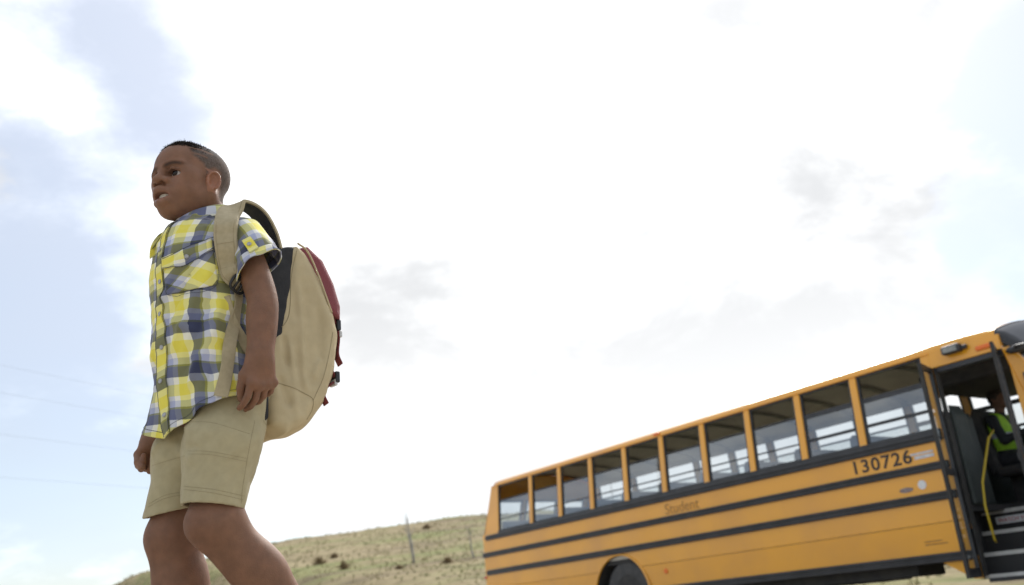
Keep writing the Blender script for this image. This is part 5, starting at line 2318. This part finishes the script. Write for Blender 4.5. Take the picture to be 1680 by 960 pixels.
def bag_disp(p):
    # canvas pulled in on the side, a vertical crease, soft dents
    d = -.0030 * fnoise(p, 40, 31) - .0018 * fnoise(p, 100, 32)
    side = sstep(.09, .125, np.abs(p[:, 1]))
    d += .010 * side * np.exp(-((p[:, 2] - .80) / .16) ** 2 - ((p[:, 0] + .20) / .055) ** 2)
    d -= folds(p, [([(-.172, .125, .96), (-.182, .122, .84), (-.186, .125, .70), (-.198, .128, .66)], 0.0081, .0093),
                   ([(-.150, .125, .78), (-.160, .122, .70), (-.165, .125, .60)], 0.0090, .0085), ([(-.135, .125, .80), (-.142, .122, .72)], -0.0090, .0076),
                   ([(-.12, .125, .70), (-.15, .125, .62)], -0.0090, .0102), ([(-.225, .125, .90), (-.235, .12, .80), (-.225, .12, .70)], -0.0072, .0102),
                   ([(-.21, .125, .70), (-.235, .12, .76)], 0.0072, .0068), ([(-.16, .125, 1.0), (-.15, .125, .90)], -0.0054, .0068)])
    return d


K.func(bag_disp, (-1, -1, -1), (1, 1, 2), op='d')
me, _ = K.mesh('main_bag', .003)
bag = obj_from(me, 'main_bag', M_bag, pack)

K = Sculpt()
K.func(slab([(-.094, 1.005), (-.168, 1.030), (-.152, .90), (-.134, .80), (-.105, .745), (-.096, .60), (-.080, .58), (-.086, .80)], .1265, .010), (-.2, -.14, .55), (-.04, .14, 1.06), 0, '+')
K.func(lambda p: -.002 * fnoise(p, 70, 33), (-1, -1, -1), (1, 1, 2), op='d')
me, _ = K.mesh('back_panel', .0035)
obj_from(me, 'back_panel', M_bagb, pack)

K = Sculpt()
K.func(slab([(-.174, 1.030), (-.209, 1.046), (-.249, 1.017), (-.280, .960), (-.297, .905), (-.294, .872), (-.262, .880), (-.22, .95)], .112, .014, .046), (-.39, -.13, .83), (-.14, .13, 1.08), 0, '+')
K.func(lambda p: -.0022 * fnoise(p, 60, 35), (-1, -1, -1), (1, 1, 2), op='d')
me, _ = K.mesh('mesh_pocket', .003)
obj_from(me, 'mesh_pocket', M_mesh, pack)

bag_bvh = bvh_of([bag])
# piping and seams of the side panel
for pix, r in (([(454, 628), (480, 636), (500, 646), (513, 655), (512, 672), (503, 688)], .0008), ([(487, 410), (478, 455), (473, 520), (449, 549)], .0008), ([(546, 545), (540, 580), (530, 620), (514, 656)], .0006)):
    P_, _ = hit_path(pix, bag_bvh, 60, .0006)
    if len(P_) > 3:
        MB().tube(P_, r, 5).build('piping', M_bseam, bag, smooth=True)
MB().tube(smooth_path([(-.172, .127, 1.036), (-.20, .126, 1.020), (-.232, .122, .965), (-.270, .118, .876)], 40), .0024, 6).build('piping', M_bag, pack, smooth=True)
# carry handle
hp_ = smooth_path([(-.16, .03, 1.03), (-.155, .03, 1.055), (-.155, 0, 1.066), (-.155, -.03, 1.055), (-.16, -.03, 1.03)], 24)
ribbon(hp_, .02, (1, 0, .2), .004).build('handle', M_web, pack, smooth=40)
# compression straps with buckles on the outer face
for (l, z0, z1, f0, f1, lab) in ((.075, .88, .77, -.300, -.296, 0), (.080, .745, .665, -.288, -.250, 1), (-.07, .88, .77, -.300, -.296, 0)):
    pth = smooth_path([(f0 + .004, l, z0), (f0 - .008, l, z0 - .03), ((f0 + f1) / 2 - .014, l, (z0 + z1) / 2), (f1 - .012, l, z1 + .015), (f1 - .020, l + .004, z1 - .012)], 24)
    sp_ = ribbon(pth, .022, (0, 1, 0), .004).build('compression_strap', M_redd, pack, smooth=40)
    b0 = pth[4]
    MB().box(-.006, .006, -.016, .016, -.014, .014).build('buckle', M_plast, sp_, bevel=.003, loc=tuple(b0 + np.array((-.004, 0, 0))))
    b1 = pth[9]
    MB().box(-.004, .004, -.013, .013, -.008, .008).build('buckle', mat('buckle_grey', (.55, .55, .55), .4) if 'buckle_grey' not in MATS else MATS['buckle_grey'], sp_, bevel=.002, loc=tuple(b1 + np.array((-.004, 0, 0))))

# shoulder strap: over the shoulder from the bag, down the chest to the buckle
fp, fn_ = [], []
cam_in = _n(np.array(BOY_I @ Vector((0, 0, 0))) - np.array((.05, .1, .98))) * np.array((1, 1, .4))   # the chest faces this way at the strap
both_bvh = bvh_of([shirt] + [o for o in shirt.children if o.name.startswith('sleeve')])
for x, y in ((377, 356), (374, 372), (374, 390), (376, 410), (380, 432), (385, 452), (388, 466)):
    p, n = hit(x, y, both_bvh)
    if p is None:
        continue
    fp.append(p + n * .010 + cam_in * .010)
    fn_.append(_n(n * .5 + cam_in))
backp = [(-.150, .088, .985), (-.128, .100, 1.022), (-.110, .108, 1.056), (-.082, .112, 1.092), (-.050, .113, 1.110), (-.020, .112, 1.106)]
backn = [(-.9, 0, .3), (-.85, 0, .45), (-.75, 0, .65), (-.5, 0, .85), (-.1, .1, 1), (.35, .1, .9)]
pth = smooth_path(np.vstack([backp, fp]), 70)
nn = smooth_path(np.vstack([backn, fn_]), 70)
tt = np.gradient(pth, axis=0)
side = np.cross(nn, tt)
wds = np.interp(np.linspace(0, 1, 70), [0, .1, .45, .8, 1], [.046, .052, .055, .050, .036])
strap = ribbon(pth, wds, side, .010).build('shoulder_strap', M_web, pack, smooth=40)
# dark lining under the strap
ribbon(pth[:44] - _n(nn[20]) * 0 - (nn[:44] / np.linalg.norm(nn[:44], axis=1, keepdims=True)) * .0062, wds[:44] * .92, side[:44], .004).build('strap_lining', M_bagb, strap, smooth=40)
sn = side / np.linalg.norm(side, axis=1, keepdims=True)
nu_ = nn / np.linalg.norm(nn, axis=1, keepdims=True)
for k in (-1, 1):
    MB().tube(pth[22:] + sn[22:] * (k * (wds[22:] / 2 - .007))[:, None] + nu_[22:] * .0052, .0006, 4).build('stitching', M_bseam, strap, smooth=True)
for i in (50, 59):
    MB().tube([pth[i] + sn[i] * a * wds[i] + nu_[i] * .0054 for a in (-.36, -.12, .12, .36)], .0006, 4).build('stitching', M_bseam, strap)

# ladder-lock buckle
bp_, bn_ = hit(388, 470, both_bvh)
bn_ = _n(bn_ * .4 + cam_in)
yv = _n(pth[-6] - pth[-1])
zv = _n(bn_ - yv * np.dot(bn_, yv))
xv = np.cross(yv, zv)
bk = MB()
ring = [(.019 * math.copysign(abs(math.cos(a)) ** .6, math.cos(a)), .019 * math.copysign(abs(math.sin(a)) ** .6, math.sin(a)), 0) for a in np.linspace(0, 2 * math.pi, 33)]
bk.tube(ring, .0034, 8, cap=False)
for y in (-.007, .006):
    bk.tube([(-.018, y, .001), (.018, y, .001)], .0030, 8)
bo = bk.build('buckle', M_plast, pack, smooth=True)
Mx = Matrix(((xv[0], yv[0], zv[0]), (xv[1], yv[1], zv[1]), (xv[2], yv[2], zv[2]))).to_4x4()
Mx.translation = Vector(bp_ + bn_ * .027)
bo.matrix_local = Mx
# webbing tail hanging down the shirt
tp, tn = [], []
for x, y in ((387, 468), (388, 484), (385, 510), (381, 540), (376, 570), (371, 600), (367, 628), (363, 652)):
    p, n = hit(x, y, shirt_bvh)
    if p is None:
        continue
    tp.append(p + n * .0075)
    tn.append(n)
tp, tn = smooth_path(tp, 50), smooth_path(tn, 50)
for _ in range(6):
    tp[1:-1] = (tp[:-2] + 2 * tp[1:-1] + tp[2:]) / 4
ribbon(tp, np.interp(np.linspace(0, 1, 50), [0, .15, 1], [.024, .027, .030]), np.cross(tn, np.gradient(tp, axis=0)), .0022).build('strap_tail', M_web, pack, smooth=40)
# right shoulder strap, mostly hidden
pr = np.array([(-.150, -.088, .985), (-.110, -.108, 1.056), (-.050, -.108, 1.105), (.0, -.105, 1.085), (.035, -.10, 1.03), (.065, -.100, .95), (.055, -.120, .86), (.0, -.145, .74), (-.10, -.13, .64)])
pp = smooth_path(pr, 50)
ribbon(pp, np.interp(np.linspace(0, 1, 50), [0, .6, .75, 1], [.05, .05, .025, .025]), (0, 1, .3), .008).build('shoulder_strap', M_web, pack, smooth=40)
# lower webbing from the buckle back to the bag, under the arm
lw = smooth_path([(.02, .138, .86), (.0, .140, .80), (-.04, .142, .74), (-.09, .130, .68)], 24)
ribbon(lw, .024, (0, .2, 1), .002).build('lower_webbing', M_web, pack, smooth=40)
# ------------------------------------------------------------------ the driver
drv = empty('person', BUS_O + BUS_X * 7.05 + BUS_Y * .55, BUS_ANG)
tag(drv, 'driver in a lime green safety vest seated inside the bus doorway', 'person')
M_dcloth = mat('dark_jacket', (.02, .022, .026), .8, (.03, .032, .036), 40)
M_vest = mat('lime_vest', (.36, .66, .03), .6, (.30, .58, .03), 30)
M_tape = mat('reflective_tape', (.42, .45, .50), .3)
M_dhair = mat('driver_hair', (.03, .022, .018), .8)
M_dtrou = mat('dark_trousers', (.025, .028, .04), .85)
D = Sculpt()
D.ell((0, 0, 1.52), (.14, .18, .12), .05)
D.ell((.0, 0, 1.72), (.115, .165, .19), .06)
D.cone((.01, -.15, 1.98), .065, (.01, .15, 1.98), .065, .08)
D.ell((.0, 0, 1.88), (.12, .18, .14), .05)
D.cone((.02, 0, 2.0), .06, (.04, 0, 2.12), .055, .03)
D.ell((.05, 0, 2.22), (.095, .075, .115), .02)
D.ell((.10, 0, 2.17), (.05, .05, .06), .03)
D.ell((.148, 0, 2.205), (.02, .014, .022), .012)
for s_ in (-1, 1):
    D.ell((.03, s_ * .078, 2.21), (.02, .01, .03), .01)
    D.ell((.135, s_ * .035, 2.235), (.015, .018, .012), .01, '-')
    D.chain([(.01, s_ * .19, 1.97), (.12, s_ * .24, 1.72), (.36, s_ * .17, 1.78)], [.062, .05, .038], .03)
    D.chain([(.36, s_ * .17, 1.78), (.44, s_ * .16, 1.80)], [.036, .026], .02)
    for k_ in range(4):
        D.chain([(.44, s_ * (.15 + .012 * k_ - .018), 1.80), (.475, s_ * (.15 + .012 * k_ - .018), 1.805 - .006 * k_), (.485, s_ * (.15 + .012 * k_ - .018), 1.775 - .006 * k_)], [.011, .010, .008], .006)
    D.chain([(.43, s_ * .14, 1.80), (.45, s_ * .125, 1.775)], [.012, .009], .006)
    D.chain([(.02, s_ * .10, 1.50), (.44, s_ * .15, 1.52), (.50, s_ * .14, 1.10)], [.095, .07, .05], .04)
    D.chain([(.50, s_ * .14, 1.06), (.62, s_ * .15, 1.02)], [.045, .035], .03)
me, dv = D.mesh('body', .008)
db = obj_from(me, 'body', attr_mat('driver_body', .7), drv)
cc = np.tile(np.array((.02, .022, .026)), (len(dv), 1))
cc[dv[:, 2] > 2.06] = (.14, .075, .05)
cc[(np.abs(dv[:, 1]) < .21) & (dv[:, 0] > .41) & (dv[:, 2] > 1.7)] = (.14, .075, .05)
cc[dv[:, 2] < 1.0] = (.015, .015, .015)
set_col(me, cc)
Vs = Sculpt()
Vs.ell((.0, 0, 1.73), (.128, .178, .20), .06)
Vs.ell((.0, 0, 1.88), (.132, .192, .15), .05)
Vs.cone((.01, -.13, 1.985), .074, (.01, .13, 1.985), .074, .06)
Vs.cone((.10, 0, 2.10), .06, (.20, 0, 1.80), .03, .02, '-')
Vs.cone((.0, 0, 2.2), .085, (.02, 0, 1.98), .078, .02, '-')
for s_ in (-1, 1):
    Vs.cone((.03, s_ * .24, 1.95), .085, (.1, s_ * .30, 1.70), .07, .02, '-')
Vs.func(lambda p: 1.54 - p[:, 2], (-1, -1, -1), (1, 1, 3), op='x')
me, _ = Vs.mesh('vest', .007)
vo = obj_from(me, 'vest', M_vest, drv)
Tp = Sculpt()
Tp.ell((.0, 0, 1.73), (.132, .182, .20), .06)
Tp.ell((.0, 0, 1.88), (.136, .196, .15), .05)
for s_ in (-1, 1):
    Tp.cone((.03, s_ * .24, 1.95), .082, (.1, s_ * .30, 1.70), .067, .02, '-')
Tp.func(lambda p: np.abs(p[:, 2] - 1.79) - .03, (-1, -1, -1), (1, 1, 3), op='x')
me, _ = Tp.mesh('reflective_band', .006)
obj_from(me, 'reflective_band', M_tape, vo)
Hh = Sculpt()
Hh.ell((.035, 0, 2.245), (.103, .084, .108), .02)
Hh.ell((.12, 0, 2.18), (.07, .10, .10), .02, '-')
me, _ = Hh.mesh('hair', .006)
obj_from(me, 'hair', M_dhair, drv)
